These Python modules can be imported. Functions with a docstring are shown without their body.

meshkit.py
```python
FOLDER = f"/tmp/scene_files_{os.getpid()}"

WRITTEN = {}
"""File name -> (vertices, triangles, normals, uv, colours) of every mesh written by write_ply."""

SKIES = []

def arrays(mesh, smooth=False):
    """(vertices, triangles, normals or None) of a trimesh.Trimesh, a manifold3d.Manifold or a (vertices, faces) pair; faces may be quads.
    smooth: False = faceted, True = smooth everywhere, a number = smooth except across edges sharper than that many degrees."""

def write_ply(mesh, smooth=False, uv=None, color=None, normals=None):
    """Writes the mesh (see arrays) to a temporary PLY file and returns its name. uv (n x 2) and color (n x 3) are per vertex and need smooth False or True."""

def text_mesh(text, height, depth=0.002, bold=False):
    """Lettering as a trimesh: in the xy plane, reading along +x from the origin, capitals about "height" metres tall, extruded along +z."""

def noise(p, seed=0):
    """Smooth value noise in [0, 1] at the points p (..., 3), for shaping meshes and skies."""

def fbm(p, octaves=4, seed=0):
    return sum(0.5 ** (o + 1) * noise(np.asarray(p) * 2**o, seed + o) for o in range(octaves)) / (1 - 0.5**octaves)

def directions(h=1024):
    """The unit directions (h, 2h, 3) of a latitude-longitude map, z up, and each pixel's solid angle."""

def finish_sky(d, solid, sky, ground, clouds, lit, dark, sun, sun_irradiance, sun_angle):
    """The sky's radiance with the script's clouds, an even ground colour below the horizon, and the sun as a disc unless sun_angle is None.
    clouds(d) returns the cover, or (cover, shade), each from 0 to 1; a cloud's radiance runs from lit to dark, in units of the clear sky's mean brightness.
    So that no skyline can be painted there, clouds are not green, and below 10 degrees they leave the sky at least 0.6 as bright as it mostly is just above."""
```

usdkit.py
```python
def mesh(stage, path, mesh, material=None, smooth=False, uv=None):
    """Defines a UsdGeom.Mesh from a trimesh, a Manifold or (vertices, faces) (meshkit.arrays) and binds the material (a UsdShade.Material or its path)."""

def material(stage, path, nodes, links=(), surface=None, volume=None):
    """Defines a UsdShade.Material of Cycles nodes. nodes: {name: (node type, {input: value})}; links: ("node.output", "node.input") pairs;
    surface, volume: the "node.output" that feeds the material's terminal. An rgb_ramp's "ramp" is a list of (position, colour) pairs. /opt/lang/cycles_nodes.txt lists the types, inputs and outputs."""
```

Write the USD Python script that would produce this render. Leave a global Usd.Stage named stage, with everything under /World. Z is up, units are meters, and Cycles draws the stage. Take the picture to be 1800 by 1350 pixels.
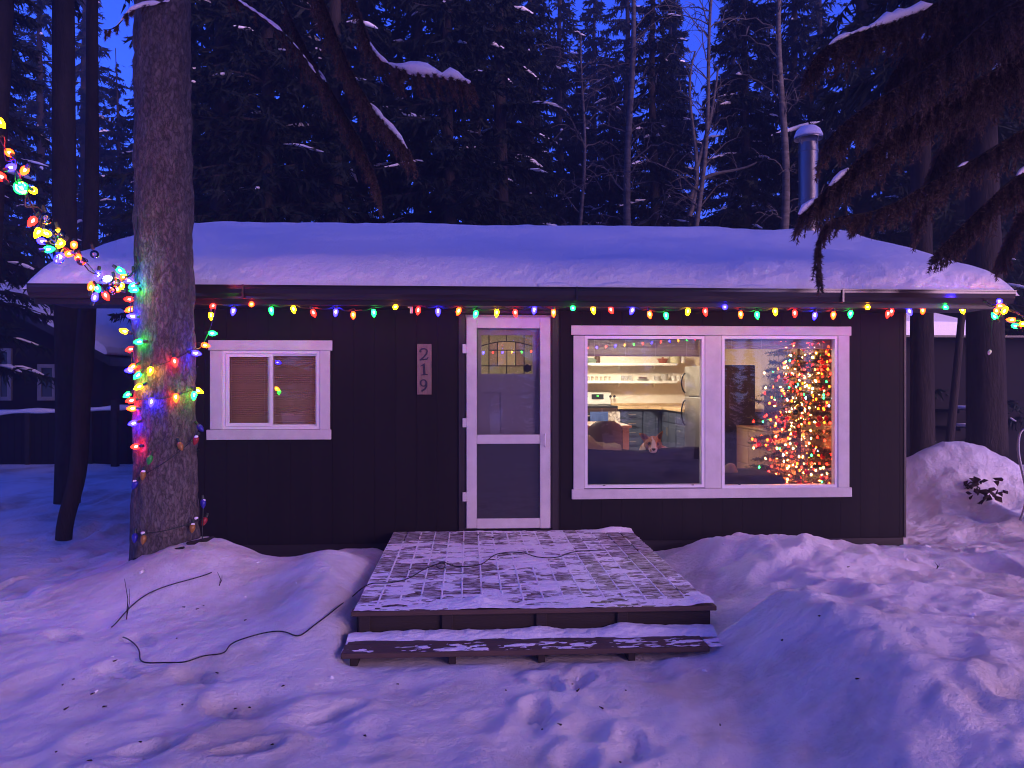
import math, random
import numpy as np, trimesh, usdkit, meshkit
import manifold3d as mf
from shapely import affinity
from shapely.geometry import Polygon, LineString, Point, box as sbox
from shapely.ops import unary_union, polygonize
from pxr import Usd, UsdGeom, UsdLux, UsdShade, Sdf, Gf, Vt

random.seed(7)
rng = np.random.default_rng(7)
stage = Usd.Stage.CreateInMemory()
UsdGeom.SetStageUpAxis(stage, "Z")
UsdGeom.Xform.Define(stage, "/World")
UsdGeom.Scope.Define(stage, "/World/Looks")

# ------------------------------------------------------------------ camera, sky, sun, exposure
CAM = np.array([0.0, -7.6, 1.68])
F, YAW = 1352.0, math.radians(3.2)
cam = UsdGeom.Camera.Define(stage, "/World/camera")
cam.CreateHorizontalApertureAttr(36.0)
cam.CreateFocalLengthAttr(36.0 * F / 1800.0)
cam.CreateClippingRangeAttr(Gf.Vec2f(0.05, 2000))
cam.CreateExposureAttr(0.62)
xf = UsdGeom.Xformable(cam)
xf.AddTranslateOp().Set(Gf.Vec3d(*CAM))
xf.AddRotateXYZOp().Set(Gf.Vec3f(90, 0, -math.degrees(YAW)))

SUN_TO = np.array([0.72, -0.78, 0.225])          # direction towards the low afterglow, behind the camera
SUN_TO = SUN_TO / np.linalg.norm(SUN_TO)
SUN_EL, SUN_ROT = math.asin(SUN_TO[2]), math.atan2(SUN_TO[0], SUN_TO[1])
SKY_STRENGTH, SUN_I = 0.108, 1.0


def mat(name, nodes, links=(), surface=None, volume=None):
    return usdkit.material(stage, "/World/Looks/" + name, nodes, links, surface, volume)


dome = UsdLux.DomeLight.Define(stage, "/World/sky")
dome.GetPrim().SetCustomDataByKey("kind", "structure")
sky_mat = mat("sky_look", {
    "s": ("sky_texture", {"sky_type": "single_scattering", "sun_disc": False, "sun_elevation": SUN_EL, "sun_rotation": SUN_ROT, "ozone_density": 3.0, "aerosol_density": 0.4, "air_density": 1.0}),
    "t": ("mix_color", {"blend_type": "multiply", "fac": 1.0, "b": (0.22, 0.44, 2.45), "use_clamp": False}),
    "b": ("background_shader", {"strength": SKY_STRENGTH})},
    [("s.color", "t.a"), ("t.result", "b.color")], surface="b.background")
UsdShade.MaterialBindingAPI.Apply(dome.GetPrim()).Bind(sky_mat)

sun = UsdLux.DistantLight.Define(stage, "/World/sun")
sun.CreateNormalizeAttr(True)
sun.CreateIntensityAttr(SUN_I)
sun.CreateAngleAttr(40.0)
sun.CreateColorAttr(Gf.Vec3f(1.0, 0.52, 0.66))
z_ax = SUN_TO
x_ax = np.cross([0, 0, 1.0], z_ax); x_ax /= np.linalg.norm(x_ax)
y_ax = np.cross(z_ax, x_ax)
m4 = Gf.Matrix4d(*x_ax, 0, *y_ax, 0, *z_ax, 0, 0, 0, 30, 1)
UsdGeom.Xformable(sun).AddTransformOp().Set(m4)


# ------------------------------------------------------------------ helpers
def P(px, py, Y):
    """The point of the plane y = Y that the photograph (1800 x 1350) shows at px, py."""
    c, s = math.cos(YAW), math.sin(YAW)
    d = np.array([s * F + c * (px - 900), c * F - s * (px - 900), 675 - py])
    return CAM + d * ((Y - CAM[1]) / d[1])


def PX(px, Y): return P(px, 675, Y)[0]
def PZ(py, Y, px=900): return P(px, py, Y)[2]


LOC, COUNT = {}, {}


def uniq(parent, name):
    k = parent + "/" + name
    n = COUNT.get(k, 0)
    COUNT[k] = n + 1
    return k if n == 0 else f"{k}_{n:03d}"


def keys(prim, label=None, cat=None, group=None, kind=None):
    for k, v in (("label", label), ("category", cat), ("group", group), ("kind", kind)):
        if v:
            prim.SetCustomDataByKey(k, v)


def thing(name, label, cat, loc=(0, 0, 0), group=None, kind=None):
    path = uniq("/World", name)
    x = UsdGeom.Xform.Define(stage, path)
    x.AddTranslateOp().Set(Gf.Vec3d(*map(float, loc)))
    keys(x.GetPrim(), label, cat, group, kind)
    LOC[path] = np.array(loc, float)
    return path


def arr(mesh):
    v, f, _ = meshkit.arrays(mesh)
    return v, f


def part(parent, name, mesh, material, smooth=False, label=None, kind=None, rel=False):
    path = uniq(parent, name)
    top = "/".join(parent.split("/")[:3])
    v, f = arr(mesh)
    if not rel:
        v = v - LOC.get(top, 0)
    p = usdkit.mesh(stage, path, (v, f), material, smooth=smooth)
    keys(p.GetPrim(), label=label, kind=kind)
    return path


def solo(name, mesh, material, label=None, cat=None, group=None, kind=None, smooth=False):
    path = uniq("/World", name)
    p = usdkit.mesh(stage, path, arr(mesh), material, smooth=smooth)
    keys(p.GetPrim(), label, cat, group, kind)
    return path


def copy_of(src, loc, rz=0.0, scale=1.0, label=None, group=None, tilt=(0, 0)):
    name = src.split("/")[-1]
    base = name.rsplit("_", 1)[0] if name.rsplit("_", 1)[-1].isdigit() else name
    path = uniq("/World", base)
    x = UsdGeom.Xform.Define(stage, path)
    was = stage.GetPrimAtPath(src).GetCustomData()
    x.GetPrim().GetReferences().AddInternalReference(src)
    x.ClearXformOpOrder()
    x.AddTranslateOp().Set(Gf.Vec3d(*map(float, loc)))
    x.AddRotateXYZOp().Set(Gf.Vec3f(tilt[0], tilt[1], math.degrees(rz)))
    x.AddScaleOp().Set(Gf.Vec3f(scale, scale, scale))
    x.GetPrim().SetInstanceable(True)
    keys(x.GetPrim(), label or was.get("label"), was.get("category"), group or was.get("group"))
    return path


def cat_mesh(ms):
    vs, fs, n = [], [], 0
    for m in ms:
        v, f = arr(m)
        vs.append(v); fs.append(f + n); n += len(v)
    return np.vstack(vs), np.vstack(fs)


def bx(x0, x1, y0, y1, z0, z1, c=0.0):
    """A box, its edges chamfered by c."""
    x0, x1 = min(x0, x1), max(x0, x1); y0, y1 = min(y0, y1), max(y0, y1); z0, z1 = min(z0, z1), max(z0, z1)
    c = min(c, 0.45 * min(x1 - x0, y1 - y0, z1 - z0))
    if c <= 0:
        m = trimesh.creation.box(bounds=[[x0, y0, z0], [x1, y1, z1]])
        return m.vertices, m.faces
    pts = []
    for sx in (0, 1):
        for sy in (0, 1):
            for sz in (0, 1):
                q = np.array([(x0, x1)[sx], (y0, y1)[sy], (z0, z1)[sz]])
                inn = np.array([c * (1 - 2 * sx), c * (1 - 2 * sy), c * (1 - 2 * sz)])
                for k in range(3):
                    o = inn.copy(); o[k] = 0
                    pts.append(q + o)
    h = trimesh.convex.convex_hull(np.array(pts))
    return np.array(h.vertices), np.array(h.faces)


SPH = trimesh.creation.icosphere(1)


def rb(x0, x1, y0, y1, z0, z1, r):
    """A rounded box."""
    r = min(r, 0.49 * min(x1 - x0, y1 - y0, z1 - z0))
    pts = np.vstack([SPH.vertices * r + [a, b, c] for a in (x0 + r, x1 - r) for b in (y0 + r, y1 - r) for c in (z0 + r, z1 - r)])
    h = trimesh.convex.convex_hull(pts)
    return np.array(h.vertices), np.array(h.faces)


def hull(*balls):
    """Hull of balls ((x,y,z), r)."""
    pts = np.vstack([trimesh.creation.icosphere(2).vertices * r + np.array(c) for c, r in balls])
    h = trimesh.convex.convex_hull(pts)
    return np.array(h.vertices), np.array(h.faces)


def tube(points, radii, sides=6, caps=True):
    p = np.asarray(points, float)
    t = np.gradient(p, axis=0)
    t /= np.linalg.norm(t, axis=1, keepdims=True) + 1e-12
    up = np.array([0, 0, 1.0]) if np.abs(t[:, 2]).mean() < 0.8 else np.array([1.0, 0, 0])
    a = np.cross(t, up); a /= np.linalg.norm(a, axis=1, keepdims=True) + 1e-12
    b = np.cross(t, a)
    ang = np.arange(sides) * 2 * np.pi / sides
    r = np.broadcast_to(np.asarray(radii, float), (len(p),))
    v = (p[:, None] + r[:, None, None] * (np.cos(ang)[None, :, None] * a[:, None] + np.sin(ang)[None, :, None] * b[:, None])).reshape(-1, 3)
    i, j = np.meshgrid(np.arange(len(p) - 1), np.arange(sides), indexing="ij")
    q = np.stack([i * sides + j, (i + 1) * sides + j, (i + 1) * sides + (j + 1) % sides, i * sides + (j + 1) % sides], -1).reshape(-1, 4)
    f = np.vstack([q[:, [0, 1, 2]], q[:, [0, 2, 3]]])
    if caps:
        n = len(v); e = (len(p) - 1) * sides
        v = np.vstack([v, p[0], p[-1]])
        k = np.arange(sides)
        f = np.vstack([f, np.stack([np.full(sides, n), k, (k + 1) % sides], 1), np.stack([np.full(sides, n + 1), e + (k + 1) % sides, e + k], 1)])
    return v, f


def revolve(profile, sides=24, center=(0, 0, 0)):
    m = trimesh.creation.revolve(np.array(profile, float), sections=sides)
    return np.array(m.vertices) + np.array(center), np.array(m.faces)


def spline(pts, n):
    from scipy.interpolate import CubicSpline
    pts = np.asarray(pts, float)
    s = np.concatenate([[0], np.cumsum(np.linalg.norm(np.diff(pts, axis=0), axis=1))])
    return CubicSpline(s, pts)(np.linspace(0, s[-1], n))


def plate(poly, y0, y1):
    """A polygon of the x-z plane given the thickness y0..y1."""
    vs = []
    for g in getattr(poly, "geoms", [poly]):
        if g.is_empty or g.area < 1e-7: continue
        m = trimesh.creation.extrude_polygon(g, abs(y1 - y0), engine="earcut")
        v = np.array(m.vertices); f = np.array(m.faces)[:, ::-1]
        vs.append((np.stack([v[:, 0], min(y0, y1) + v[:, 2], v[:, 1]], 1), f))
    return cat_mesh(vs)


def rot_to(v, axis):
    """Turns a shape's +z to the axis."""
    axis = np.asarray(axis, float); axis = axis / np.linalg.norm(axis)
    R = trimesh.geometry.align_vectors([0, 0, 1], axis)[:3, :3]
    return v @ R.T


def sm(a, b, x):
    t = np.clip((x - a) / (b - a), 0, 1)
    return t * t * (3 - 2 * t)


def gs(x, y, cx, cy, sx, sy): return np.exp(-((x - cx) / sx) ** 2 - ((y - cy) / sy) ** 2)


def n2(x, y, scale, seed=0, oct=4):
    q = np.stack([x * scale, y * scale, np.full_like(x, 0.37)], -1)
    return meshkit.fbm(q, oct, seed) - 0.5


def grid_faces(nx, ny):
    i, j = np.meshgrid(np.arange(nx - 1), np.arange(ny - 1), indexing="ij")
    a = (i * ny + j).ravel(); b = ((i + 1) * ny + j).ravel(); c = ((i + 1) * ny + j + 1).ravel(); d = (i * ny + j + 1).ravel()
    return np.vstack([np.stack([a, b, c], 1), np.stack([a, c, d], 1)])


# ------------------------------------------------------------------ materials
def plain(name, color, rough=0.6, metallic=0.0, spec=0.5, var=None, bump=None, space="position", stretch=(1, 1, 1), coat=0.0):
    """var: (scale, second colour, contrast); bump: (scale, distance)."""
    nodes = {"p": ("principled_bsdf", {"base_color": color, "roughness": rough, "metallic": metallic, "specular_ior_level": spec, "coat_weight": coat})}
    links = []
    if space == "position":
        nodes["g"] = ("geometry", {}); src = "g.position"
    else:
        nodes["g"] = ("texture_coordinate", {}); src = "g.object"
    nodes["mp"] = ("mapping", {"mapping_type": "point", "scale": stretch}); links.append((src, "mp.vector"))
    if var:
        nodes["n"] = ("noise_texture", {"scale": var[0], "detail": 5.0, "roughness": 0.6})
        nodes["r"] = ("rgb_ramp", {"ramp": [(0.5 - var[2], color), (0.5 + var[2], var[1])]})
        links += [("mp.vector", "n.vector"), ("n.fac", "r.fac"), ("r.color", "p.base_color")]
    if bump:
        nodes["bn"] = ("noise_texture", {"scale": bump[0], "detail": 6.0, "roughness": 0.65})
        nodes["b"] = ("bump", {"distance": bump[1], "strength": 1.0})
        links += [("mp.vector", "bn.vector"), ("bn.fac", "b.height"), ("b.normal", "p.normal")]
    return mat(name, nodes, links, surface="p.BSDF")


def glow(name, color, strength):
    return mat(name, {"e": ("emission", {"color": color, "strength": strength})}, surface="e.emission")


def pane_mat(name, tint=(1, 1, 1), rough=0.0, ior=1.5, bump=None, cloudy=0.0, dark=(0.03, 0.03, 0.03)):
    nodes = {"t": ("transparent_bsdf", {"color": tint}), "gl": ("glossy_bsdf", {"color": (1, 1, 1), "roughness": rough}), "f": ("fresnel", {"IOR": ior}),
             "m": ("mix_closure", {})}
    links = [("f.fac", "m.fac"), ("t.BSDF", "m.closure1"), ("gl.BSDF", "m.closure2")]
    out = "m.closure"
    if bump:
        nodes["g"] = ("geometry", {}); nodes["n"] = ("noise_texture", {"scale": bump[0], "detail": 2.0, "distortion": bump[2]}); nodes["b"] = ("bump", {"distance": bump[1]})
        links += [("g.position", "n.vector"), ("n.fac", "b.height"), ("b.normal", "gl.normal")]
    if cloudy:
        nodes["d"] = ("diffuse_bsdf", {"color": dark}); nodes["m2"] = ("mix_closure", {"fac": cloudy})
        links += [("m.closure", "m2.closure1"), ("d.BSDF", "m2.closure2")]
        out = "m2.closure"
    return mat(name, nodes, links, surface=out)


snow = mat("snow", {
    "g": ("geometry", {}),
    "n1": ("noise_texture", {"scale": 1.1, "detail": 6.0, "roughness": 0.62}), "r": ("rgb_ramp", {"ramp": [(0.38, (0.66, 0.62, 0.58)), (0.5, (0.83, 0.83, 0.84)), (0.62, (0.88, 0.89, 0.91))]}),
    "n2": ("noise_texture", {"scale": 22.0, "detail": 8.0, "roughness": 0.7}), "n3": ("noise_texture", {"scale": 140.0, "detail": 3.0}),
    "b1": ("bump", {"distance": 0.05, "strength": 0.9}), "b2": ("bump", {"distance": 0.004, "strength": 0.7}),
    "p": ("principled_bsdf", {"roughness": 0.75, "specular_ior_level": 0.25})},
    [("g.position", "n1.vector"), ("g.position", "n2.vector"), ("g.position", "n3.vector"), ("n1.fac", "r.fac"), ("r.color", "p.base_color"),
     ("n2.fac", "b1.height"), ("b1.normal", "b2.normal"), ("n3.fac", "b2.height"), ("b2.normal", "p.normal")], surface="p.BSDF")
clean_snow = plain("clean_snow", (0.86, 0.87, 0.9), 0.8, spec=0.2, bump=(38, 0.012))
siding = plain("siding_paint", (0.0105, 0.0075, 0.0085), 0.65, spec=0.15, var=(1.2, (0.0072, 0.0052, 0.006), 0.2), bump=(60, 0.0015), stretch=(6, 6, 0.5))
trim_dark = plain("dark_trim_paint", (0.015, 0.0095, 0.009), 0.45, bump=(8, 0.002), stretch=(0.3, 4, 4))
gutter_m = plain("gutter_metal", (0.022, 0.013, 0.011), 0.16, spec=0.6)
white_trim = plain("white_trim_paint", (0.60, 0.59, 0.58), 0.45, var=(7.0, (0.50, 0.49, 0.48), 0.22), bump=(30, 0.0012))
vinyl = plain("white_vinyl", (0.74, 0.74, 0.75), 0.3)
door_m = plain("door_paint", (0.40, 0.37, 0.40), 0.45, bump=(40, 0.0008))
glass = pane_mat("window_glass")
storm_glass = pane_mat("storm_glass", tint=(0.92, 0.92, 0.92))
screen_m = pane_mat("insect_screen", cloudy=0.45, dark=(0.05, 0.05, 0.06))
wavy = pane_mat("wavy_glass", tint=(0.7, 0.7, 0.6), rough=0.05, bump=(24, 0.02, 2.5), cloudy=0.12, dark=(0.3, 0.3, 0.25))
pebble = pane_mat("pebbled_glass", tint=(0.8, 0.72, 0.6), rough=0.2, bump=(260, 0.004, 0.0), cloudy=0.3, dark=(0.3, 0.25, 0.2))
bevel_g = pane_mat("bevelled_glass", tint=(0.85, 0.8, 0.7), bump=(8, 0.004, 0.0))
lead = plain("lead_came", (0.04, 0.04, 0.045), 0.4, metallic=0.6)
black = plain("black_plastic", (0.012, 0.012, 0.014), 0.4)
wood_deck = plain("deck_wood", (0.12, 0.058, 0.036), 0.65, var=(9, (0.065, 0.034, 0.024), 0.22), bump=(45, 0.003), stretch=(3, 0.35, 3))
frosted = mat("frosted_deck_wood", {
    "g": ("geometry", {}), "mp": ("mapping", {"mapping_type": "point", "scale": (1.0, 3.2, 1.0)}), "mw": ("mapping", {"mapping_type": "point", "scale": (3, 0.35, 3)}),
    "n": ("noise_texture", {"scale": 9.0, "detail": 9.0, "roughness": 0.75}), "r": ("rgb_ramp", {"ramp": [(0.44, (0, 0, 0)), (0.60, (0.8, 0.8, 0.8))]}),
    "w": ("noise_texture", {"scale": 9.0, "detail": 5.0}), "wr": ("rgb_ramp", {"ramp": [(0.28, (0.12, 0.058, 0.036)), (0.72, (0.065, 0.034, 0.024))]}),
    "m": ("mix_color", {"blend_type": "mix", "b": (0.78, 0.79, 0.82)}), "b": ("bump", {"distance": 0.004}), "p": ("principled_bsdf", {"roughness": 0.75, "specular_ior_level": 0.3})},
    [("g.position", "mp.vector"), ("g.position", "mw.vector"), ("mp.vector", "n.vector"), ("mw.vector", "w.vector"), ("n.fac", "r.fac"), ("w.fac", "wr.fac"), ("wr.color", "m.a"), ("r.color", "m.fac"),
     ("m.result", "p.base_color"), ("n.fac", "b.height"), ("b.normal", "p.normal")], surface="p.BSDF")
wood_rim = plain("deck_rim_wood", (0.085, 0.047, 0.033), 0.6, var=(9, (0.05, 0.03, 0.022), 0.22), bump=(45, 0.003), stretch=(0.35, 3, 3))
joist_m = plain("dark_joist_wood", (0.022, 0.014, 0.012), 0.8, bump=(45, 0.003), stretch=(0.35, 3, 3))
old_wood = plain("sign_wood", (0.22, 0.15, 0.12), 0.7, var=(12, (0.14, 0.095, 0.08), 0.2), bump=(60, 0.002), stretch=(4, 4, 0.5))
digit_m = plain("digit_paint", (0.02, 0.018, 0.03), 0.4)
bark = mat("spruce_bark", {
    "g": ("geometry", {}), "mp": ("mapping", {"mapping_type": "point", "scale": (1, 1, 0.42)}),
    "v": ("voronoi_texture", {"feature": "distance_to_edge", "scale": 42.0, "randomness": 1.0}), "n": ("noise_texture", {"scale": 18.0, "detail": 7.0, "roughness": 0.7}),
    "dm": ("mix_vector", {"fac": 0.11}),
    "rv": ("rgb_ramp", {"ramp": [(0.0, (0.25, 0.25, 0.25)), (0.12, (1, 1, 1))]}),
    "r": ("rgb_ramp", {"ramp": [(0.3, (0.085, 0.073, 0.07)), (0.5, (0.13, 0.112, 0.105)), (0.7, (0.18, 0.157, 0.147))]}),
    "mx": ("mix_color", {"blend_type": "multiply", "fac": 0.62}),
    "b": ("bump", {"distance": 0.014, "strength": 0.8}), "b2": ("bump", {"distance": 0.013, "strength": 0.7}),
    "p": ("principled_bsdf", {"roughness": 0.9, "specular_ior_level": 0.15})},
    [("g.position", "mp.vector"), ("mp.vector", "n.vector"), ("mp.vector", "dm.a"), ("n.color", "dm.b"), ("dm.result", "v.vector"), ("v.distance", "rv.fac"), ("n.fac", "r.fac"),
     ("r.color", "mx.a"), ("rv.color", "mx.b"), ("mx.result", "p.base_color"), ("n.fac", "b.height"), ("b.normal", "b2.normal"), ("rv.color", "b2.height"), ("b2.normal", "p.normal")], surface="p.BSDF")
bark_far = plain("far_bark", (0.045, 0.037, 0.034), 0.95, spec=0.05, var=(6, (0.022, 0.019, 0.018), 0.25), bump=(14, 0.03), space="object", stretch=(2, 2, 0.5))
birch_bark = plain("birch_bark", (0.12, 0.115, 0.115), 0.85, spec=0.1, var=(5, (0.06, 0.055, 0.05), 0.15), space="object", stretch=(1, 1, 3))


def leafy(name, c1, c2):
    return mat(name, {"g": ("geometry", {}), "r": ("rgb_ramp", {"ramp": [(0.0, c1), (1.0, c2)]}), "d": ("principled_bsdf", {"roughness": 0.7, "specular_ior_level": 0.15}),
                      "t": ("translucent_bsdf", {}), "m": ("mix_closure", {"fac": 0.15})},
               [("g.random_per_island", "r.fac"), ("r.color", "d.base_color"), ("r.color", "t.color"), ("d.BSDF", "m.closure1"), ("t.BSDF", "m.closure2")], surface="m.closure")


needles = leafy("spruce_needles", (0.014, 0.021, 0.015), (0.036, 0.042, 0.028))
dry_needles = leafy("dry_needles", (0.10, 0.066, 0.05), (0.22, 0.15, 0.11))
xmas_needles = leafy("fir_needles", (0.10, 0.11, 0.045), (0.21, 0.20, 0.09))
wire_m = plain("green_wire", (0.012, 0.022, 0.016), 0.5)
cord_m = plain("black_cord", (0.008, 0.008, 0.009), 0.4)
socket_m = plain("bulb_socket", (0.014, 0.03, 0.02), 0.45)
steel = plain("stainless_steel", (0.25, 0.25, 0.26), 0.42, metallic=1.0)
brushed = plain("brushed_steel", (0.55, 0.54, 0.52), 0.3, metallic=1.0, bump=(90, 0.0006), stretch=(1, 1, 12))

# ------------------------------------------------------------------ ground
WY = 0.0                                   # the cabin's front wall
XL, XR = PX(247, WY), PX(1588, WY)
HD = 5.6                                   # the cabin's depth
DX0, DX1 = PX(692, WY), PX(1107, WY)       # the deck
DZ, DY = 0.235, -2.66
TX, TY = PX(292, -1.2), -1.2               # the big spruce
_r = np.random.default_rng(5)
DENTS = [(_r.uniform(-9, -2.9), _r.uniform(-2.5, 7), _r.uniform(.09, .2), _r.uniform(.03, .07)) for _ in range(170)] + \
        [(_r.uniform(2.2, 6.5), _r.uniform(-5, 1.0), _r.uniform(.1, .22), _r.uniform(.03, .08)) for _ in range(60)] + \
        [(_r.uniform(-3.6, 1.6), _r.uniform(-5.5, -3.0), _r.uniform(.07, .14), _r.uniform(.010, .028)) for _ in range(110)]

BOOTS = []
for x0_, y0_, a_, n_ in ((0.4, -3.6, 1.35, 5), (1.0, -5.3, 1.9, 6), (-3.0, -4.6, 0.35, 7), (-1.2, -3.5, 2.5, 5), (3.4, -3.4, 0.9, 6), (2.6, -4.6, 0.5, 6), (4.4, -1.2, 1.5, 5), (-4.6, -1.0, 0.7, 6), (-5.5, 1.5, 0.2, 7)):
    for s_ in range(n_):
        BOOTS.append((x0_ + math.cos(a_) * 0.42 * s_ - math.sin(a_) * 0.11 * (-1) ** s_ + _r.normal(0, .04), y0_ + math.sin(a_) * 0.42 * s_ + math.cos(a_) * 0.11 * (-1) ** s_ + _r.normal(0, .04), a_ + _r.normal(0, .15)))


def ground(x, y, fine=True):
    x, y = np.asarray(x, float), np.asarray(y, float)
    z = np.zeros(np.broadcast(x, y).shape)
    x, y = np.broadcast_arrays(x, y)
    x, y = x.copy(), y.copy()
    near = sm(-3.7, -2.6, y)
    wx = x + 0.25 * n2(x, y, 1.3, 11, 3); wy = y + 0.25 * n2(x, y, 1.3, 12, 3)
    # left side
    z += 0.07 * near * sm(-4.0, -3.0, x) * (1 - sm(-0.9, -0.6, x))
    z += 0.23 * gs(wx, wy, -1.12, -1.55, 0.36, 0.85)
    z += 0.10 * gs(wx, wy, -0.95, -2.3, 0.25, 0.5)
    z += 0.36 * gs(x, wy, TX + 0.32, TY + 0.1, 0.62, 0.5) + 0.13 * gs(wx, wy, TX, TY - 0.35, 0.75, 0.35)
    z -= 0.20 * gs(x, y, -1.82, -0.45, 0.36, 0.55)
    left = 1 - sm(-3.9, -2.9, x)
    z += left * (-0.12 * sm(-2.4, -0.9, y) + 0.12 * gs(0 * x, wy, 0, -1.95, 1, 0.55))
    # right side
    xb = np.where(y > -2.8, 1.66, 1.30 + 0.11 * (y + 2.8))
    inb = sm(0.0, 1.0, wx * 0.6 + x * 0.4 - xb)
    amp = 0.30 * (1 - 0.45 * sm(2.4, 4.4, x)) * (1 - 0.8 * sm(-0.55, 0.05, y)) * sm(-7.5, -4.2, y) * (1 - 0.55 * sm(2.0, 4.2, x) * sm(-1.6, -0.1, y))
    z += inb * amp * (1 + 1.1 * n2(x, y, 1.5, 3, 4))
    ridge = np.exp(-((x - 1.95 - 0.35 * n2(x, y, 0.9, 6, 3) + 0.16 * (y + 3.2)) / 0.42) ** 2) * sm(-5.4, -3.8, y) * (1 - sm(-2.4, -1.8, y))
    z += 0.10 * ridge
    z += 0.09 * gs(x, y, 2.25, -0.85, 0.55, 0.45)
    z += 0.80 * gs(wx, wy, 6.15, 1.75, 1.05, 0.85) + 0.10 * sm(4.6, 6.5, x) * sm(-3, 1, y)
    z += 0.25 * gs(wx, wy, 4.9, 4.5, 1.8, 2.0)
    # roughness
    rough = 0.24 + 0.76 * np.clip(inb + left * sm(-2.6, -1.8, y) + near * 0.7, 0, 1)
    z += rough * (0.10 * n2(x, y, 0.9, 21, 4) + 0.07 * n2(x, y, 3.2, 22, 4))
    rid = 0.5 - np.abs(n2(x, y, 2.1, 31, 4)) * 2.6
    z += 0.055 * rid * inb
    crag = np.abs(n2(x, y, 4.6, 35, 4))
    z += (0.10 * (0.12 - crag)) * np.clip(inb + 0.5 * near * (1 - inb), 0, 1)
    if fine:
        z += rough * 0.042 * n2(x, y, 9, 23, 4) + 0.014 * n2(x, y * 2.5, 9, 24, 3) + 0.013 * n2(x, y, 18, 25, 2)
        for dx, dy, dr, dd in DENTS:
            k = (np.abs(x - dx) < 3 * dr) & (np.abs(y - dy) < 3 * dr)
            if k.any():
                q = ((x[k] - dx) ** 2 + ((y[k] - dy) * 0.8) ** 2) / dr ** 2
                z[k] += dd * (-np.exp(-q) + 0.45 * np.exp(-((np.sqrt(q) - 1.5) / 0.5) ** 2))
        for bx_, by_, ba in BOOTS:
            k = (np.abs(x - bx_) < 0.3) & (np.abs(y - by_) < 0.3)
            if k.any():
                u_ = (x[k] - bx_) * math.cos(ba) + (y[k] - by_) * math.sin(ba); v_ = -(x[k] - bx_) * math.sin(ba) + (y[k] - by_) * math.cos(ba)
                q = np.sqrt((u_ / 0.15) ** 2 + (v_ / (0.058 + 0.012 * np.sign(u_))) ** 2)
                z[k] += -0.032 * (1 - sm(0.75, 1.1, q)) + 0.012 * np.exp(-((q - 1.35) / 0.28) ** 2)
    # clear below deck, step and house
    def rect(x0, x1, y0, y1, e): return sm(x0 - e, x0 + e, x) * (1 - sm(x1 - e, x1 + e, x)) * sm(y0 - e, y0 + e, y) * (1 - sm(y1 - e, y1 + e, y))
    k = rect(DX0 + 0.03, DX1 - 0.03, DY + 0.04, 0.5, 0.05)
    z = z * (1 - k) + np.minimum(z, -0.02) * k
    k = rect(DX0 - 0.04, DX1 - 0.30, DY - 0.33, DY + 0.1, 0.04)
    z = z * (1 - k) + np.minimum(z, -0.005) * k
    k = rect(XL - 0.02, XR + 0.02, -0.06, HD + 0.1, 0.06)
    z = z * (1 - k) + np.minimum(z, -0.12) * k
    far = sm(18, 40, np.hypot(x, y))
    return z * (1 - far) - 0.1 * far


def axis(lo, f0, f1, hi, step, grow=1.18):
    a = list(np.arange(f0, f1 + 1e-9, step)); s = step
    while a[-1] < hi: s *= grow; a.append(a[-1] + s)
    b = [f0]; s = step
    while b[-1] > lo: s *= grow; b.append(b[-1] - s)
    return np.array(b[:0:-1] + a)


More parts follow.
